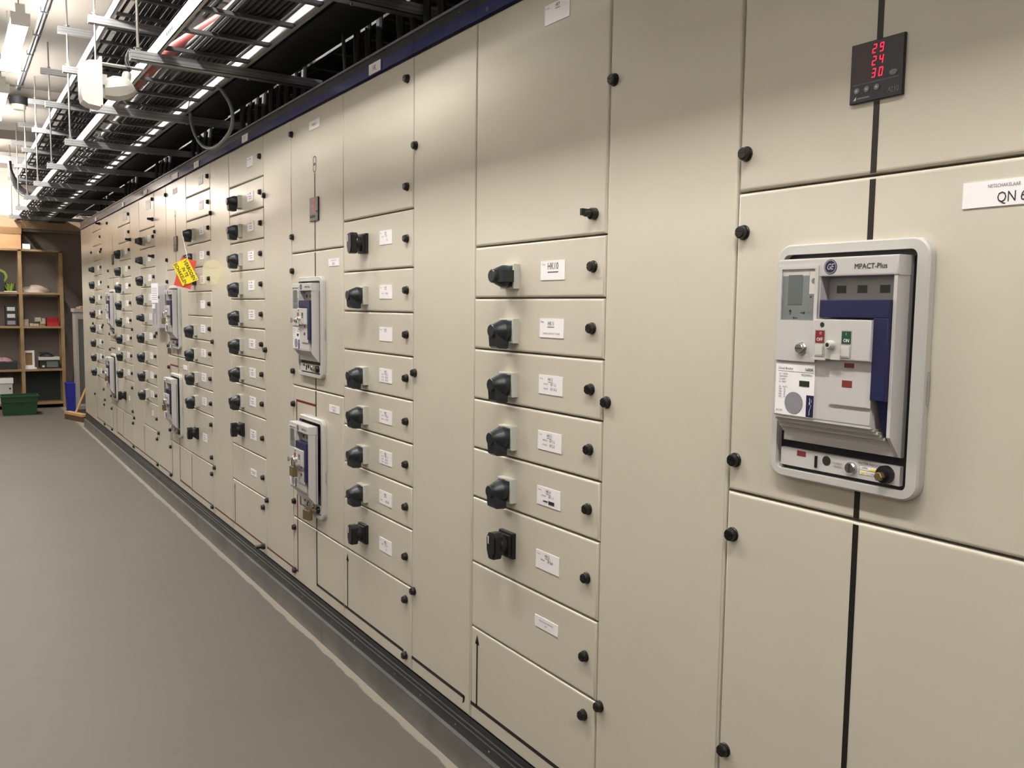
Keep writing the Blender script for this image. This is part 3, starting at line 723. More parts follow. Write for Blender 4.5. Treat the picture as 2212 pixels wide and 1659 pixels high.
    b.text('TO INSERT', -.004, -.1700, .0035, .0125, INKG); b.text('HANDLE', -.003, -.1755, .0035, .0125, INKG); b.text('SHUTTER PADLOCKING', .062, -.1615, .0038, .0125, INK)
    b.box(.040, .075, .012, .0123, -.181, -.1655, INKG); b.box(.0407, .0743, .0123, .0125, -.1803, -.1662, WHITE); b.box(.0407, .0743, .0125, .0127, -.1737, -.1730, INKG)
    b.text('OPEN', .050, -.169, .0035, .0127, INK); b.text('CLOSED', .062, -.1775, .0035, .0127, INK)
    b.prism([(.057, -.1715), (.070, -.1725), (.070, -.1678)], .0127, .0130, YEL); b.prism([(.057, -.1755), (.044, -.1795), (.044, -.1755)], .0127, .0130, YEL)
    rp = b.build('racking_panel', t, smooth=False)
    b = MB(); b.lathe(.0245, -.173, [(.0105, .012), (.0105, .017), (.0085, .0195)], CHROME, 24); b.box(.0232, .0258, .0195, .0199, -.180, -.166, INK); b.build('slotted_screw', rp)
    b = MB(); b.lathe(.090, -.173, [(.0150, .012), (.0150, .020), (.0135, .023), (.009, .0235), (.009, .026)], BLACK, 28); b.lathe(.089, -.175, [(.0075, .026), (.0075, .034), (.0065, .035)], BRASS, 6); b.build('hex_socket', rp)
    return t
BR = make_breaker(); BR['label'] = 'large light grey breaker with navy handle under the label QN 6'
def breaker(x0, zc, label, pull=0.0):
    r = dup(BR, (x0+.264, 0, zc), label)
    if pull:
        for c in r.children:
            if not (c.name.startswith('bezel') or c.name.startswith('racking')): c.location.y -= pull
    return r
breaker(-2.6, 1.33, 'light grey breaker with navy handle under the label QN 5, no padlock on it', .004)
breaker(-2.6, .736, 'light grey breaker with two brass padlocks, under the label QK 5', .022)
breaker(-5.2, 1.33, 'upper light grey breaker just right of the grey document pocket', .006)
breaker(-5.2, .736, 'lower light grey breaker in the column right of the document pocket', .022)
breaker(-7.8, 1.33, 'upper of the two farthest grey breakers', .006)
breaker(-7.8, .736, 'lower of the two farthest grey breakers', .022)

def padlock(loc, label, rz=0, s=1.0, body=BRASS):
    t = thing('padlock', label, 'padlock', loc, rz=rz); t.scale = (s, s, s)
    b = MB(); b.rbox(-.019, .019, -.008, .008, -.060, -.026, body, .003, 2); b.build('lock_body', t)
    b = MB(); b.tube([(-.0125, 0, -.028), (-.0125, 0, -.008)] + [(-.0125*cos(pi*i/8), 0, -.008+.0125*sin(pi*i/8)) for i in range(1, 8)] + [(.0125, 0, -.008), (.0125, 0, -.028)], .0032, CHROME, 8); b.build('shackle', t)
padlock((-2.333, -.092, .775), 'brass padlock hanging from the buttons of the QK 5 breaker', 0, 1.25)
padlock((-2.295, -.045, .590), 'brass padlock hanging below the racking panel of the QK 5 breaker', .2, 1.25)
padlock((-4.935, -.082, 1.358), 'small dull padlock on the buttons of the upper breaker beside the document pocket', 0, 1.2)
padlock((-4.89, -.05, 1.165), 'padlock with chrome shackle below the upper breaker beside the document pocket', .3, 1.3, CHROME)
padlock((-4.935, -.09, .775), 'brass padlock on the buttons of the lower breaker right of the document pocket', 0, 1.2)
padlock((-7.5, -.085, .775), 'padlock on the lower of the two farthest breakers', 0, 1.2)
t = thing('key', 'chrome key turned in the lock of the QN 5 breaker', 'key', (-2.398, -.060, 1.358))
MB().tube([(0, 0, 0), (0, -.008, 0)], .004, CHROME).build('key_shaft', t)
MB().lathe(0, 0, [(.0105, .008), (.0105, .016)], CHROME, 18, sx=.3).build('key_bow', t)
dup(t, (-2.398, -.078, .764), 'chrome key turned in the lock of the QK 5 breaker')

# ------------------------------------------------------------------ warning cards hung on a switch handle
ax = Vector((cos(radians(60)), sin(radians(60)), 0)); nn = Vector((sin(radians(60)), -cos(radians(60)), 0))
O = Vector((-4.207, -.085, 0))
def card(name, pts, off, m, label, lines=(), grp=None):
    th = .0016; P = [O + ax*u + nn*off + Vector((0, 0, z)) for u, z in pts]
    vs = [tuple(p) for p in P] + [tuple(p-nn*th) for p in P]
    b = MB(); n = len(pts); b.add(vs, [tuple(range(n)), tuple(range(n, 2*n))] + [(i, (i+1) % n, n+(i+1) % n, n+i) for i in range(n)], m)
    if lines:
        tl, tr = Vector(pts[1]), Vector(pts[2]); other = Vector(pts[0])
        du = (tr-tl).normalized(); dv = (tl-other).normalized(); c0 = (Vector(pts[0])+Vector(pts[2]))/2
        for st, h, k in lines:
            tv, tf, a, bb = text_geo(st); sc = h/.7; W = (bb-a)*sc*.90; out = []
            for px, py in tv:
                q = c0 + du*((px-a)*sc*.90-W/2) + dv*(py*sc-h/2+k); out.append(tuple(O+ax*q.x+nn*(off+.0006)+Vector((0, 0, q.y))))
            b.add(out, tf, INK)
            
            for kk in (-.0008, .0008): b.add([(p[0]+ax.x*kk, p[1]+ax.y*kk, p[2]+kk*.4) for p in out], tf, INK)
        for hp in (tl + (other-tl)*.08 + du*.008, tr + (other-tl)*.08 - du*.010):
            n2 = 10; vv = [tuple(O+ax*(hp.x+.0028*cos(2*pi*j/n2))+nn*(off+.0007)+Vector((0, 0, hp.y+.0028*sin(2*pi*j/n2)))) for j in range(n2)]; b.add(vv, [tuple(range(n2))], INKG)
    return tag(b.build(name, smooth=False), label, 'sign')
yc = [(-.088, 1.654), (.001, 1.694), (.064, 1.566), (-.029, 1.527)]
card('warning_card', [(-.036, 1.698), (.053, 1.676), (.015, 1.509), (-.083, 1.531)], 0, ORNG, 'red-orange card hanging behind the yellow warning card')
card('warning_card', yc, .006, YEL, 'yellow card reading VERBODEN IN TE SCHAKELEN hung on a white cord', [('VERBODEN', .0195, .028), ('IN TE', .0190, -.001), ('SCHAKELEN', .0195, -.030)])
hp = O + ax*.002 + nn*.005 + Vector((0, 0, 1.688))
tag(MB().tube([(-4.397, -.070, 1.862), (-4.39, -.073, 1.85), (-4.30, -.08, 1.78), tuple(hp)], .0018, CORD, 6).build('hanging_cord'), 'white cord looped on a switch handle, carrying the warning cards', 'cord')

# ------------------------------------------------------------------ document pocket on column L
t = thing('document_pocket', 'grey plastic document pocket with papers, mounted on a plain door', 'document holder', (-5.36, 0, 1.25))
b = MB(); b.box(-.13, .13, .0005, .004, 0, .30, HOLD); b.box(-.13, .13, .046, .050, 0, .205, HOLD); b.box(-.13, -.126, .004, .046, 0, .235, HOLD); b.box(.126, .13, .004, .046, 0, .235, HOLD); b.box(-.126, .126, .004, .046, 0, .004, HOLD)
b.build('pocket', t, smooth=False)
b = MB(); b.box(-.085, -.07, .0501, .0506, .02, .19, INKG); b.box(.025, .04, .0501, .0506, .02, .19, INKG); b.box(-.03, -.005, .0501, .0506, .10, .16, INKG); b.build('printed_panel', t, smooth=False)
b = MB(); b.box(-.135, .105, .0512, .0518, .175, .315, PAPER)
for k in range(7): b.box(-.11, .07, .0518, .0521, .20+.013*k, .203+.013*k, INKG)
tag(b.build('paper_sheet', smooth=False), 'white printed sheet in front of the grey document pocket', 'paper').location = (-5.36, 0, 1.25)
tag(MB().box(-.11, -.01, .0512, .0517, .135, .168, PAPER).build('paper_slip', smooth=False), 'small white slip just below the printed sheet on the pocket', 'paper').location = (-5.36, 0, 1.25)

# ------------------------------------------------------------------ cable ladders and hangers
def smoothp(P, k=4):
    P = [Vector(p) for p in P]; o = []
    for i in range(len(P)-1):
        a, b_, c_, d_ = P[max(i-1, 0)], P[i], P[i+1], P[min(i+2, len(P)-1)]
        for j in range(k):
            t_ = j/k; o.append(.5*((2*b_)+(c_-a)*t_+(2*a-5*b_+4*c_-d_)*t_*t_+(3*b_-a-3*c_+d_)*t_**3))
    return o+[P[-1]]
YA, YBR = -.50, -.115
def ladder(y0, y1, z, x0, x1, label, h=.062, step=.3, RAIL=RAIL):
    t = thing('cable_ladder', label, 'cable tray', ((x0+x1)/2, (y0+y1)/2, z)); X, Y, Z = t.location
    for yy, s in ((y0, 1), (y1, -1)):
        h = h+.015 if s < 0 else h
        b = MB(); a0, a1 = sorted((yy, yy+s*.003)); b.wbox(x0-X, x1-X, a0-Y, a1-Y, 0, h, RAIL)
        a0, a1 = sorted((yy, yy+s*.016)); b.wbox(x0-X, x1-X, a0-Y, a1-Y, 0, .003, RAIL); b.wbox(x0-X, x1-X, a0-Y, a1-Y, h-.003, h, RAIL)
        k = x0+.6
        while k < x1:      # joint slots
            for q in range(4): b.wbox(k+.03*q-X, k+.03*q+.012-X, yy-s*.0004-Y-.0001, yy-s*.0004-Y+.0001, .025, .037, DKWIN)
            k += 3.0
        b.build('side_rail', t, smooth=False)
    n = int((x1-x0)/step)
    r0 = MB(); r0.wbox(-.014, .014, y0+.004-Y, y1-.004-Y, 0, .014, RUNG)
    rp = r0.build('rung', t, (x0+step/2-X, 0, .010), smooth=False)
    for i in range(1, n): put(rp, t, (x0+step/2+step*i-X, 0, .010))
    return t
ladder(YA, YBR, 2.49, -12.25, 3.4, 'lower cable ladder over the front edge of the cabinets, loaded with dark cables')
ladder(YA, YBR, 2.955, -12.25, 3.4, 'upper cable ladder hanging right above the lower one')
ladder(.25, .70, 2.60, -12.25, 3.4, 'dark cable ladder above the cabinet roofs, behind the front ladders', RAIL=RAILD)
DUCTD = mat('dark_duct_steel', '#3a3c3f', 0.45, metal=0.5, var=.2)
t = thing('cable_duct', 'dark solid-bottomed cable duct beside the lower ladder, above the blue band', 'cable duct', (-4.5, -.099, 2.492))
b = MB(); b.wbox(-7.7, 7.8, 0, .18, 0, .002, DUCTD); b.wbox(-7.7, 7.8, .178, .18, .002, .06, DUCTD); b.wbox(-7.7, 7.8, 0, .002, .002, .05, DUCTD); b.wbox(-7.7, 7.8, .18, .19, 0, .004, RAILD)
b.build('duct_body', t, smooth=False)
cv = MB(); cv.wbox(-.05, .05, .1905, .1935, -.004, .016, RAILD); c0 = cv.build('joint_plate', t, (-7, 0, 0), smooth=False)
for i in range(1, 12): put(c0, t, (-7+1.25*i, 0, 0))
def strut(b, y0, y1, zt):
    b.wbox(-.0205, .0205, y0, y1, zt-.041, zt-.038, STRUT); b.wbox(-.0205, -.018, y0, y1, zt-.041, zt, STRUT); b.wbox(.018, .0205, y0, y1, zt-.041, zt, STRUT)
    b.wbox(-.018, -.010, y0, y1, zt-.003, zt, STRUT); b.wbox(.010, .018, y0, y1, zt-.003, zt, STRUT)
    b.wbox(.0206, .0210, y0, y1, zt-.030, zt-.027, INKG); b.wbox(.0206, .0210, y0, y1, zt-.014, zt-.011, INKG)
def make_hanger():
    t = thing('trapeze_hanger', 'x', 'hanger', (-2.86, 0, 0), 'strut hangers carrying the cable ladders')
    for zt, y0 in ((2.489, -.607), (2.954, -.607), (3.20, -.63)):
        b = MB(); strut(b, y0, .238, zt); b.build('strut_channel', t, smooth=False)
    for yy in (-.575, -.107):
        b = MB(); b.tube([(0, yy, 2.44), (0, yy, ZC)], .0058, ROD, 8); r = b.build('threaded_rod', t)
        for zt in ((2.489, 2.954, 3.20) if yy < -.5 else ()):
            MB().lathe(0, yy, [(.011, 0), (.011, .010), (.018, .0105), (.018, .012)][::-1], ROD, 6, axis='z', base=zt+.002, cap=True).build('nut', r)
    return t
HG = make_hanger(); HG['label'] = 'steel strut hanger nearest the camera among those seen, left of the blue band number'
names = {1: 'second visible strut hanger, beside the white socket box', 2: 'third strut hanger along the ladders, beyond the socket box', 3: 'fourth strut hanger along the ladders',
         4: 'fifth strut hanger along the ladders', 5: 'sixth strut hanger, before the bright patch of the end wall', 6: 'seventh strut hanger, crossing the bright patch of the end wall', 7: 'strut hanger closest to the wooden shelf wall'}
HG['label'] = 'first strut hanger with its left end visible, above the socket plug'
for k in range(-4, 8):
    if k == 0: continue
    dup(HG, (-2.86-1.2*k, 0, 0), names.get(k, 'strut hanger over the near cabinets, its left end outside the view'))

def cable(y, z, r, x0, x1, m, label, grp, jit=.012, ends=None, n=6, step=.28):
    pts = []; x = x0; yy = y; ph = random.random()*6; ph2 = random.random()*6; f = .5+random.random()*.9
    while x < x1+.01:
        pts.append((x, yy+jit*sin(f*x+ph)+random.uniform(-.3, .3)*jit, z+abs(random.gauss(0, .0025)))); x += step
    if ends: pts = ends + pts
    o = MB().tube(pts, r, m, n).build('power_cable')
    return tag(o, label, 'cable', grp)
def cables(y0, y1, z, x0, x1, n, rr, label, grp, layers=2, mats=(CABK, CABK, CABD), jit=.008):
    for l in range(layers):
        for i in range(n):
            y = y0+(y1-y0)*(i+.5+.4*(l % 2))/n; r = random.uniform(*rr)
            cable(y, z+r+l*.024, r, x0, x1, random.choice(mats), label, grp, jit)
GL = 'dark cables along the lower ladder'; GU = 'dark cables along the upper ladder'; GB = 'dark cables along the rear ladder'
LL = 'long dark cable lying along the lower cable ladder'; LU = 'long dark cable lying along the upper cable ladder'; LBk = 'dark cable lying along the rear cable ladder'
cables(-.352, -.170, 2.516, -12.2, 3.3, 8, (.0095, .0105), LL, GL, jit=.001)
cables(-.464, -.446, 2.516, -12.2, -4.1, 1, (.008, .009), LL, GL, 1, jit=.0005)
cables(-.436, -.408, 2.516, -12.2, -5.9, 0, (.0095, .0105), LL, GL, 1, jit=.0005)
cables(-.486, -.470, 2.516, -12.2, 3.3, 1, (.0075, .0092), LL, GL, 1, jit=.001)
cables(-.464, -.446, 2.516, -2.35, -1.3, 1, (.008, .009), LL, GL, 1, jit=.0005)  # short run added in the ladder gap to dim the light band below
cables(-.436, -.408, 2.516, -2.35, -1.3, 1, (.0095, .0105), LL, GL, 1, jit=.0005)  # second short run added to dim the same light band
cables(-.370, -.362, 2.516, -12.2, 3.3, 1, (.0085, .009), LL, GL, 1, jit=.0005)
cables(-.462, -.378, 2.516, -1.1, 3.3, 4, (.0095, .0103), LL, GL, 1, jit=.001)  # near-end run added out of view to darken the upper doors
cables(-.438, -.385, 2.516, -12.2, -5.0, 2, (.009, .0105), LL, GL, 1, jit=.001)
cables(-.41, -.14, 2.981, -12.2, 3.3, 10, (.010, .0125), LU, GU, 1, jit=.002)
cables(-.475, -.425, 2.981, -12.2, 3.3, 1, (.008, .010), LU, GU, 1, jit=.004)
cables(.29, .67, 2.626, -12.2, 3.3, 12, (.012, .0165), LBk, GB, 1, jit=.002)
for i in range(3):      # pale loose cables with lit tops
    y = (-.392, -.384, -.370)[i]; z = (0, .018, .022)[i]
    o = MB().tube(smoothp([(-5.6, y, 2.525+z), (-4.4, y, 2.526+z), (-3.6, y, 2.526+z), (-3.1-.2*i, y+.01, 2.545+z), (-2.7-.2*i, y+.05, 2.572+z), (-2.3-.2*i, y+.09, 2.575+z), (-1.6, y+.10, 2.572+z)]), .0078, CABL if i % 2 == 0 else CABG, 8).build('power_cable')
    tag(o, 'loose grey cable crossing the open part of the lower ladder', 'cable', 'loose grey cables by the red conduit')
tag(MB().tube(smoothp([(-4.0, -.44, 2.545), (-3.8, -.435, 2.546), (-3.4, -.43, 2.55), (-3.05, -.40, 2.565), (-2.8, -.33, 2.60), (-2.6, -.27, 2.63), (-2.3, -.22, 2.68), (-1.9, -.15, 2.75), (-1.5, -.12, 2.80)]), .027, REDT, 12).build('red_conduit'), 'red flexible conduit rising through the gap of the lower ladder', 'conduit')
# cable drops into the cabinet roofs
for gx, cnt in ((-.7, 3), (-1.75, 4), (-2.15, 3), (-3.25, 5), (-3.75, 4), (-4.9, 4), (-6.1, 4), (-7.5, 4), (-9.0, 3)):
    for i in range(cnt):
        x = gx+.07*i; y = .12+.018*i; q = .028*i
        o = MB().tube([(x-.5, .36+q, 2.69), (x-.30, .33+q, 2.70), (x-.14, .235+q*.6, 2.70), (x-.04, y+.02, 2.60), (x, y, 2.45), (x+.02, y, 2.30), (x+.02, y, 2.247)], random.uniform(.012, .016), random.choice((CABK, CABD)), 8).build('power_cable')
        tag(o, 'dark cable dropping from the rear ladder into a cabinet roof', 'cable', 'cable drops into the cabinet roofs')
# threaded stay above the HK plate
tag(MB().tube([(-2.25, .16, 2.66), (-2.12, .05, 2.50), (-2.05, .03, 2.312)], .007, CABG, 8).build('stay_rod'), 'thin dark stay rod reaching down to the blue band left of the HK plate', 'rod')
# hanging conduit loop
lp = [(-3.30, -.13, 2.50), (-3.26, -.11, 2.46), (-3.20, -.09, 2.38), (-3.24, -.08, 2.30), (-3.40, -.075, 2.262), (-3.60, -.075, 2.250), (-3.80, -.08, 2.285), (-3.93, -.09, 2.36), (-3.99, -.10, 2.45), (-3.95, -.115, 2.54), (-3.85, -.12, 2.57)]
tag(MB().tube(smoothp(lp), .0095, CABL, 10).build('cable_loop'), 'grey cable hanging in an open loop in front of the blue band', 'cable')

# ------------------------------------------------------------------ socket and plug hanging at the ladder
t = thing('socket_outlet', 'white wall socket box hanging beside the lower cable ladder', 'socket', (-3.15, -.69, 2.30))
b = MB(); pr = [(0, -.012), (.05, -.006), (.072, .008), (.078, .03), (.078, .15), (.066, .172), (.045, .184), (0, .19)]
b.prism([(p, q) for p, q in pr], -.05, .05, WPLAS, axis='x'); b.build('housing', t)
b = MB(); b.wbox(-.056, .056, 0, .008, -.006, .205, WPLAS); b.build('mounting_plate', t)
b = MB(); b.wbox(-.03, .03, .008, .030, .09, .135, WPLAS); b.wbox(-.02, .02, .030, .034, .10, .112, REDP); b.build('flap', t)
MB().wbox(-.02, .02, .008, .189, .184, .1895, RAIL).build('support_bracket', t, smooth=False)
t = thing('power_plug', 'pale grey angled plug pushed into the hanging white socket', 'plug', (-3.15, -.68, 2.38))
def loft(b, secs, m, n=16):
    vs = []; fs = []
    for (c0, rx, rz, nv) in secs:
        c0 = Vector(c0); nv = Vector(nv).normalized(); u = Vector((1, 0, 0)); v = nv.cross(u)
        for j in range(n): a = 2*pi*j/n; vs.append(c0+u*rx*cos(a)+v*rz*sin(a))
    for i in range(len(secs)-1):
        for j in range(n): k = (j+1) % n; fs.append((i*n+j, i*n+k, (i+1)*n+k, (i+1)*n+j))
    fs += [tuple(range(n)), tuple(range((len(secs)-1)*n, len(secs)*n))]; b.add(vs, fs, m)
b = MB(); loft(b, [((0, .010, -.005), .036, .040, (0, 1, .05)), ((0, .035, .0), .042, .050, (0, 1, .1)), ((0, .06, .006), .044, .056, (0, 1, .2)), ((0, .09, .014), .040, .052, (0, 1, .35)), ((0, .115, .022), .036, .044, (0, 1, .5)), ((0, .128, .03), .026, .036, (0, 1, .6))], GPLAS, 8); b.build('plug_body', t)
b = MB(); loft(b, [((0, .104, .05), .020, .020, (0, .1, 1)), ((0, .108, .078), .019, .019, (0, .1, 1)), ((0, .109, .086), .015, .015, (0, .1, 1))], GPLAS); b.build('cable_gland', t)
b = MB(); b.tube(smoothp([(0, .109, .08), (0, .115, .10), (.01, .112, .118), (.05, .10, .13), (.2, .09, .135)]), .008, CABG, 8); b.build('lead', t)

# ------------------------------------------------------------------ crossing tray, ceiling conduit, junction box
t = thing('cable_tray', 'short cross tray with cables running across the aisle near the end wall', 'cable tray', (-11.0, -1.1, 3.045))
b = MB(); b.wbox(-.20, .20, -1.3, 1.0, 0, .004, RAIL); b.wbox(.196, .20, -1.3, 1.0, 0, .09, RAIL); b.wbox(-.20, -.196, -1.3, 1.0, 0, .09, RAIL); b.build('tray', t, smooth=False)
for i in range(6):
    y = random.uniform(-.02, .02)
    tag(MB().tube([(-11.16+.06*i, -2.3, 3.070), (-11.15+.06*i, -1.4, 3.072), (-11.16+.06*i, -.7, 3.070), (-11.15+.06*i, -.2, 3.070)], .018, CABK, 8).build('power_cable'), 'black cable lying in the cross tray near the end wall', 'cable', 'cables in the cross tray')
for i in range(5):
    tag(MB().tube(smoothp([(-10.72+.05*i, -.62-.0*i, 3.04), (-10.70+.05*i, -.60, 2.90), (-10.66+.05*i, -.54+.01*i, 2.72), (-10.4+.05*i, -.46+.036*i, 2.63), (-9.9, -.45+.038*i, 2.605), (-9.0, -.45+.038*i, 2.60)]), .016, CABK, 8).build('power_cable'), 'black cable sagging from the cross tray onto the lower ladder', 'cable', 'cables sagging from the cross tray')
t = thing('conduit_run', 'thin conduit clipped along the ceiling in the upper left', 'conduit', (-5, -.66, ZC-.02))
b = MB(); b.tube([(-3.2, 0, 0), (8, 0, 0)], .011, CABG, 8); b.wbox(-3.2, 8, -.030, -.018, -.006, .02, GPLAS); b.build('conduit', t)
cl = MB(); cl.wbox(-.010, .010, -.033, .016, -.014, .02, CABG); c0 = cl.build('clamp', t, (-3, 0, 0), smooth=False)
for i in range(1, 18): put(c0, t, (-3+.6*i, 0, 0))
t = thing('junction_box', 'round pale detector on a dark base under the ceiling beam', 'smoke detector', (-8.15, -.67, 3.3))
MB().lathe(0, 0, [(.075, -.07), (.08, 0)], DARKC, 24, axis='z').build('base', t)
MB().lathe(0, 0, [(.045, -.115), (.058, -.105), (.06, -.07)], OFFW, 24, axis='z').build('detector_head', t)
tag(MB().tube([(-8.15, -1.6, 3.29), (-8.14, -.9, 3.285), (-8.13, -.6, 3.285), (-8.12, -.3, 3.29), (-8.1, .4, 3.29)], .014, CABK, 8).build('power_cable'), 'dark cable crossing under the ceiling beam past the round detector', 'cable')

# ------------------------------------------------------------------ end wall: duct, shelf and what stands there
struct(MB().wbox(-12.3, -12.18, -2.6, YR, 2.40, 2.56, DUCT).build('trim_3', smooth=False))
struct(MB().wbox(-12.3, -12.2, -.46, YR, 2.36, 2.40, WALL).build('trim_4', smooth=False))
SX = -11.9
t = thing('wooden_shelf', 'tall pine shelf with square bays against the end wall', 'shelf', (SX, -.5, 0))
def sb(name, y0, y1, z0, z1, x0=-.36, x1=0): b = MB(); b.wbox(x0, x1, y0+.5, y1+.5, z0, z1, WOOD); return b.build(name, t, smooth=False)
for y in (-1.49, -.985, -.49, -.01):
    sb('post', y, y+.042, 0, 2.10, -.045, 0); sb('post', y, y+.042, 0, 2.10, -.36, -.315)
for z in (.05, .500, 1.072, 1.520, 2.085): sb('board', -1.49, .032, z, z+.026, -.36, .002 if z < 2 else .0)
def simple(name, label, cat, y0, y1, z0, z1, m, x0=-.3, x1=-.03, grp=None):
    b = MB(); b.rbox(y0, y1, 0, 1, z0, z1, m, .004, 1)
    b.v = [(SX+x0+(x1-x0)*(-v[1]), v[0], v[2]) for v in b.v]
    return tag(b.build(name, smooth=False), label, cat, grp)
t = thing('cardboard_box', 'large tan cardboard box on top of the wooden shelf', 'box', (SX-.16, -.70, 2.112))
MB().wbox(-.16, .15, -.26, .255, 0, .19, CARD).build('box_body', t, smooth=False)
MB().wbox(-.165, .155, -.265, .262, .19, .275, CARDD).build('box_lid', t, smooth=False)
simple('light_streak_pack', 'pack on the shelf top painted white for the light streak beside the cardboard box', 'paper', -.43, -.34, 2.112, 2.18, PAPER)  # white colour stands in for a light streak on the boxes
# third shelf: green reel, lime brush box, crumpled bag
t = thing('cable_reel', 'round green reel at the left edge on the upper shelf', 'reel', (SX-.1, -.70, 1.75))
MB().lathe(0, 0, [(.09, -.02), (.09, .02)], LIME, 28, axis='x').build('flange', t); MB().lathe(0, 0, [(.06, -.03), (.06, .03)], DARKC, 24, axis='x').build('drum', t)
MB().wbox(-.05, .05, -.05, .05, -.2, -.05, DARKC).build('stand', t)
t = thing('brush_box', 'black box holding lime green bristles on the upper shelf', 'box', (SX-.12, -.585, 1.547))
MB().wbox(-.08, .08, -.07, .075, 0, .012, GPLAS).build('tray', t, smooth=False)
b = MB()
for i in range(26):
    a = random.uniform(-.05, .04); a2 = random.uniform(-.04, .05); b.tube([(a2, a*.5, .012), (a2*1.1, a, .06), (a2*1.3, a*1.35, .105+random.uniform(0, .02))], [.006, .007, .002], LIME, 5)
b.build('bristle_tuft', t)
MB().wbox(-.08, -.075, -.07, .075, .012, .12, DARKC).build('back_panel', t, smooth=False)
def blob(sx, sy, sz, seed, m, name, parent=None, res=14):
    rnd = random.Random(seed); ks = [(rnd.uniform(2, 7), rnd.uniform(2, 7), rnd.uniform(0, 6)) for _ in range(4)]
    vs = []; fs = []; N = 20
    for i in range(res+1):
        th = pi/2*i/res
        for j in range(N):
            a = 2*pi*j/N; r = 1+.13*sum(sin(k0*a+k2+k1*th) for k0, k1, k2 in ks)/2
            vs.append((cos(a)*cos(th)*sx*r, sin(a)*cos(th)*sy*r, max(0, sin(th)*sz*r)))
    for i in range(res):
        for j in range(N): k = (j+1) % N; fs.append((i*N+j, i*N+k, (i+1)*N+k, (i+1)*N+j))
    fs.append(tuple(range(N))); return MB().add(vs, fs, m).build(name, parent)
o = blob(.12, .16, .095, 3, FOIL, 'crumpled_bag'); o.location = (SX-.16, -.28, 1.547); tag(o, 'crumpled pale plastic bag on the upper shelf', 'bag')
# second shelf: stacked black cases, cartons, red bin
for k in range(3):
    t = thing('black_case', ['black storage case at the bottom of the stack of three', 'black storage case in the middle of the stack of three', 'black storage case on top of the stack of three'][k], 'case', (SX-.15, -.585, 1.099+.09*k), 'stacked black cases')
    MB().wbox(-.12, .10, -.063, .066, 0, .086, DARKC).build('case_body', t, smooth=False)
    MB().wbox(.1005, .102, -.045, .045, .02, .07, GREYDISC if k == 0 else GPLAS).build('case_label', t, smooth=False)
ct = [(-.455, -.385, 1.099, 1.128), (-.455, -.388, 1.129, 1.158), (-.450, -.385, 1.159, 1.188), (-.375, -.335, 1.099, 1.135), (-.330, -.265, 1.099, 1.130), (-.255, -.195, 1.099, 1.128), (-.252, -.19, 1.129, 1.158), (-.31, -.235, 1.159, 1.185), (-.31, -.24, 1.186, 1.212), (-.228, -.19, 1.159, 1.200)]
for i, (a, b_, c_, d_) in enumerate(ct):
    simple('small_carton', 'small pale carton among those stacked beside the red bin', 'carton', a, b_, c_, d_, CART, -.22+.004*i, -.05-.01*(i % 3), 'small cartons on the middle shelf')
t = thing('storage_bin', 'red plastic bin at the right end of the middle shelf', 'bin', (SX-.12, -.098, 1.099))
b = MB(); b.wbox(-.09, .09, -.072, .072, 0, .006, REDP)
for y in (-.072, .066): b.wbox(-.09, .085, y, y+.006, .006, .115, REDP)
b.wbox(-.09, -.084, -.066, .066, .006, .115, REDP); b.wbox(.084, .09, -.066, .066, .006, .06, REDP); b.wbox(.083, .094, -.074, .074, .055, .063, REDP); b.build('bin_body', t, smooth=False)
# first shelf: white frame, stacked devices, case with pink cloth
t = thing('display_stand', 'white upright frame stand on the lower shelf', 'stand', (SX-.09, -.395, .527))
b = MB()
for y0, y1, z0, z1 in ((-.065, -.04, .02, .245), (.04, .065, .02, .245), (-.04, .04, .215, .245), (-.04, .04, .02, .05)): b.wbox(-.012, .012, y0, y1, z0, z1, WPLAS)
b.wbox(-.03, .06, -.055, .085, 0, .02, WPLAS); b.build('frame', t, smooth=False); MB().wbox(-.010, -.004, -.04, .04, .05, .215, CARDD).build('back_panel', t, smooth=False)
t = thing('desk_instrument', 'dark instrument with a small grey screen on the lower shelf', 'device', (SX-.15, -.155, .527))
MB().wbox(-.12, .10, -.115, .12, .0, .115, DARKC).build('case_body', t, smooth=False); MB().wbox(.1005, .104, -.035, .10, .02, .10, SCREEN).build('screen', t, smooth=False)
MB().wbox(.1005, .106, -.09, -.06, .02, .045, GPLAS).build('knob', t, smooth=False)
simple('flat_box', 'flat white box lying on the dark instrument', 'box', -.285, -.035, .643, .683, GPLAS, -.27, -.03)
o = blob(.07, .09, .04, 8, DARKC, 'cloth'); o.location = (SX-.14, -.18, .683); tag(o, 'dark rag on the flat white box', 'cloth')
simple('remote_control', 'black slim remote on top of the rag', 'remote', -.27, -.15, .724, .745, DARKC, -.18, -.12)
simple('tool_case', 'dark tool case at the left end of the lower shelf', 'case', -.80, -.535, .527, .625, DARKC)
o = blob(.10, .12, .055, 5, PINK, 'cloth'); o.location = (SX-.15, -.70, .626); tag(o, 'dusty pink cloth on the dark tool case', 'cloth')
t = thing('document_crate', 'grey and white container under the left end of the shelf', 'container', (SX-.16, -.72, .077))
MB().wbox(-.15, .15, -.14, .12, 0, .27, GPLAS).build('body', t, smooth=False); MB().wbox(-.16, .16, -.15, .13, .27, .34, WPLAS).build('lid', t, smooth=False); MB().lathe(-.03+.12, .20, [(.012, .0), (.012, .004)], DARKC, 12, axis='x', base=.15).build('latch', t)
simple('bay_shade_sheet', 'dark sheet painting the shade of the empty lowest shelf bay', 'painted shade', -.45, -.012, .077, .49, mat('bay_shade_dark', '#26302d', .6), -.30, -.29)  # solid dark sheet stands in for the shade of the empty bay
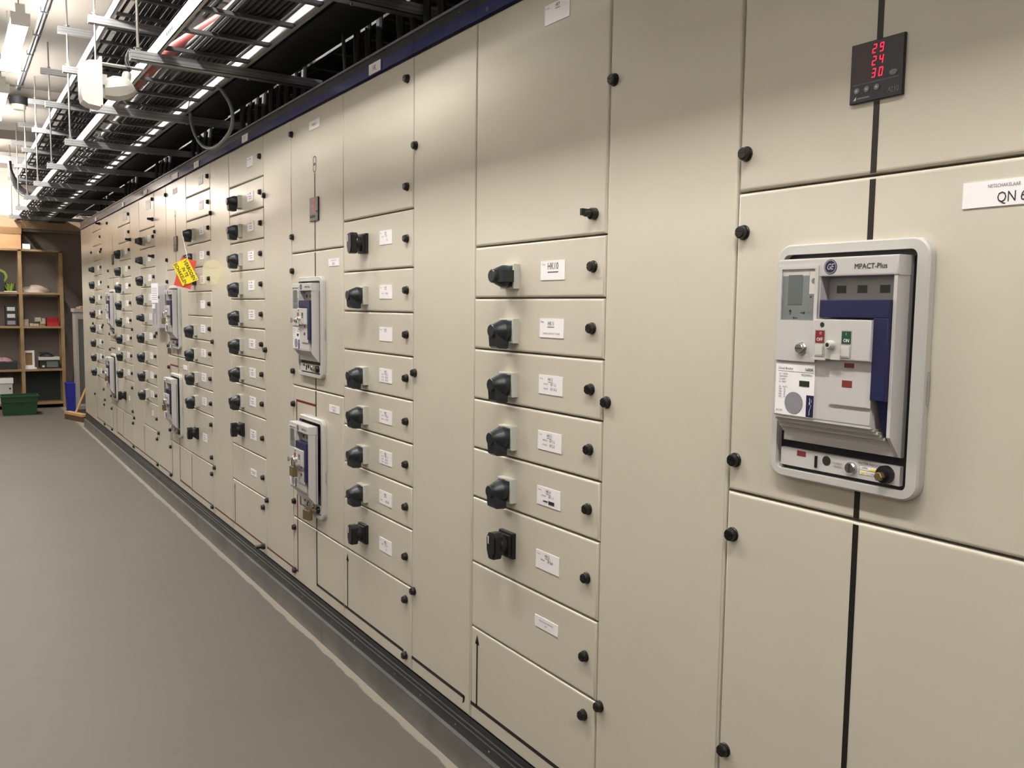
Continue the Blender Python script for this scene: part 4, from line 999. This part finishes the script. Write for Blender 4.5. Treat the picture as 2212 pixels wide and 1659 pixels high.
# green crate on the floor
t = thing('plastic_crate', 'dark green plastic crate on the floor in front of the shelf', 'crate', (-11.33, -.555, 0))
b = MB(); H = .245
b.wbox(-.14, .14, -.19, .17, 0.0, .006, GREENC)
def slab(P0, P1, m):   # wall between bottom edge P0 pair and top edge P1 pair, thickness inward
    pass
for (x0, y0, x1, y1) in ((.14, -.19, .14, .17), (-.14, .17, -.14, -.19), (-.14, -.19, .14, -.19), (.14, .17, -.14, .17)):
    d = Vector((x1-x0, y1-y0, 0)); nrm = Vector((d.y, -d.x, 0)).normalized(); o1 = nrm*.022
    a_, b__ = Vector((x0, y0, .006)), Vector((x1, y1, .006)); c_, d_ = b__+o1+Vector((0, 0, H-.006)), a_+o1+Vector((0, 0, H-.006))
    d_ += (a_-b__).normalized()*.022; c_ += (b__-a_).normalized()*.022
    q = [a_, b__, c_, d_]; b.add([tuple(p) for p in q]+[tuple(p-nrm*.004) for p in q], [(0, 1, 2, 3), (7, 6, 5, 4), (0, 4, 5, 1), (1, 5, 6, 2), (2, 6, 7, 3), (3, 7, 4, 0)], GREENC)
for y0, y1, x0, x1 in ((-.222, .202, .155, .175), (-.222, .202, -.175, -.155), (-.222, -.205, -.155, .155), (.185, .202, -.155, .155)): b.wbox(x0, x1, y0, y1, H-.014, H, GREENC)
b.wbox(.1535, .168, -.20, .18, .165, .175, GREENC); b.build('crate_body', t, smooth=False)
MB().wbox(.166, .169, -.045, .02, .14, .158, DARKC).build('hand_slot', t, smooth=False)
# blue bin, cupboard, broom
t = thing('waste_bin', 'slim blue plastic bin beside the shelf', 'bin', (-11.32, .022, 0))
b = MB(); b.add([(-.1, -.045, 0), (.1, -.045, 0), (.1, .045, 0), (-.1, .045, 0), (-.12, -.055, .37), (.12, -.055, .37), (.12, .055, .37), (-.12, .055, .37)], [(0, 1, 2, 3), (0, 1, 5, 4), (1, 2, 6, 5), (2, 3, 7, 6), (3, 0, 4, 7), (4, 5, 6, 7)], BLUEP); b.build('bin_body', t, smooth=False)
MB().wbox(-.124, .124, -.058, .058, .362, .378, BLUEP).build('rim', t, smooth=False)
tag(MB().tube([(-11.38, .055, .38), (-11.40, .075, .58)], .012, DARKC, 8).build('stick'), 'short black stick poking up behind the blue bin', 'stick')
t = thing('steel_cupboard', 'pale grey steel cupboard standing behind the end of the cabinets', 'cupboard', (-11.0, .30, 0))
b = MB(); b.wbox(-.30, 0, -.235, .35, .06, 1.30, STEELW); b.wbox(-.31, .02, -.25, .36, 1.30, 1.345, STEELW); b.wbox(-.28, -.02, -.22, .34, 0, .06, STEELD); b.build('carcass', t, smooth=False)
b = MB(); b.wbox(.001, .018, -.232, -.205, .10, 1.26, STEELW); b.wbox(.001, .018, -.205, .33, 1.21, 1.26, STEELW); b.wbox(.001, .018, -.205, .33, .10, .13, STEELW); b.wbox(.001, .005, -.205, .33, .13, 1.21, STEELD); b.wbox(.005, .016, -.12, -.095, .13, 1.21, STEELW); d = b.build('door', t, smooth=False)
for z in (.45, .86): MB().wbox(.016, .034, -.10, -.07, z, z+.05, STEELW).build('hinge', d, smooth=False)
o = blob(.07, .07, .03, 11, CARDD, 'cloth'); o.location = (-11.12, .16, 1.345); tag(o, 'brown crumpled rag on the grey cupboard', 'cloth')
t = thing('push_broom', 'wooden push broom leaning at the end of the cabinets', 'broom', (-10.35, -.03, 0))
b = MB(); b.wbox(-.24, .24, -.035, .035, .065, .095, WOODD); h_ = b.build('head', t); h_.rotation_euler = (0, 0, .30)
b = MB(); 
for i in range(60):
    x = -.23+.46*(i % 30)/29; y = -.022 if i < 30 else .022; b.wbox(x-.006, x+.006, y-.010, y+.010, 0, .065, BRIST)
g = b.build('bristles', t, smooth=False); g.rotation_euler = (0, 0, .30); g['kind'] = 'stuff'
b = MB(); b.tube([(-.02, .0, .09), (-.10, .20, .55), (-.18, .36, 1.25)], .013, WOODD, 10); b.build('handle', t)

for o in PROTO:
    if o.parent is None: bpy.data.objects.remove(o)
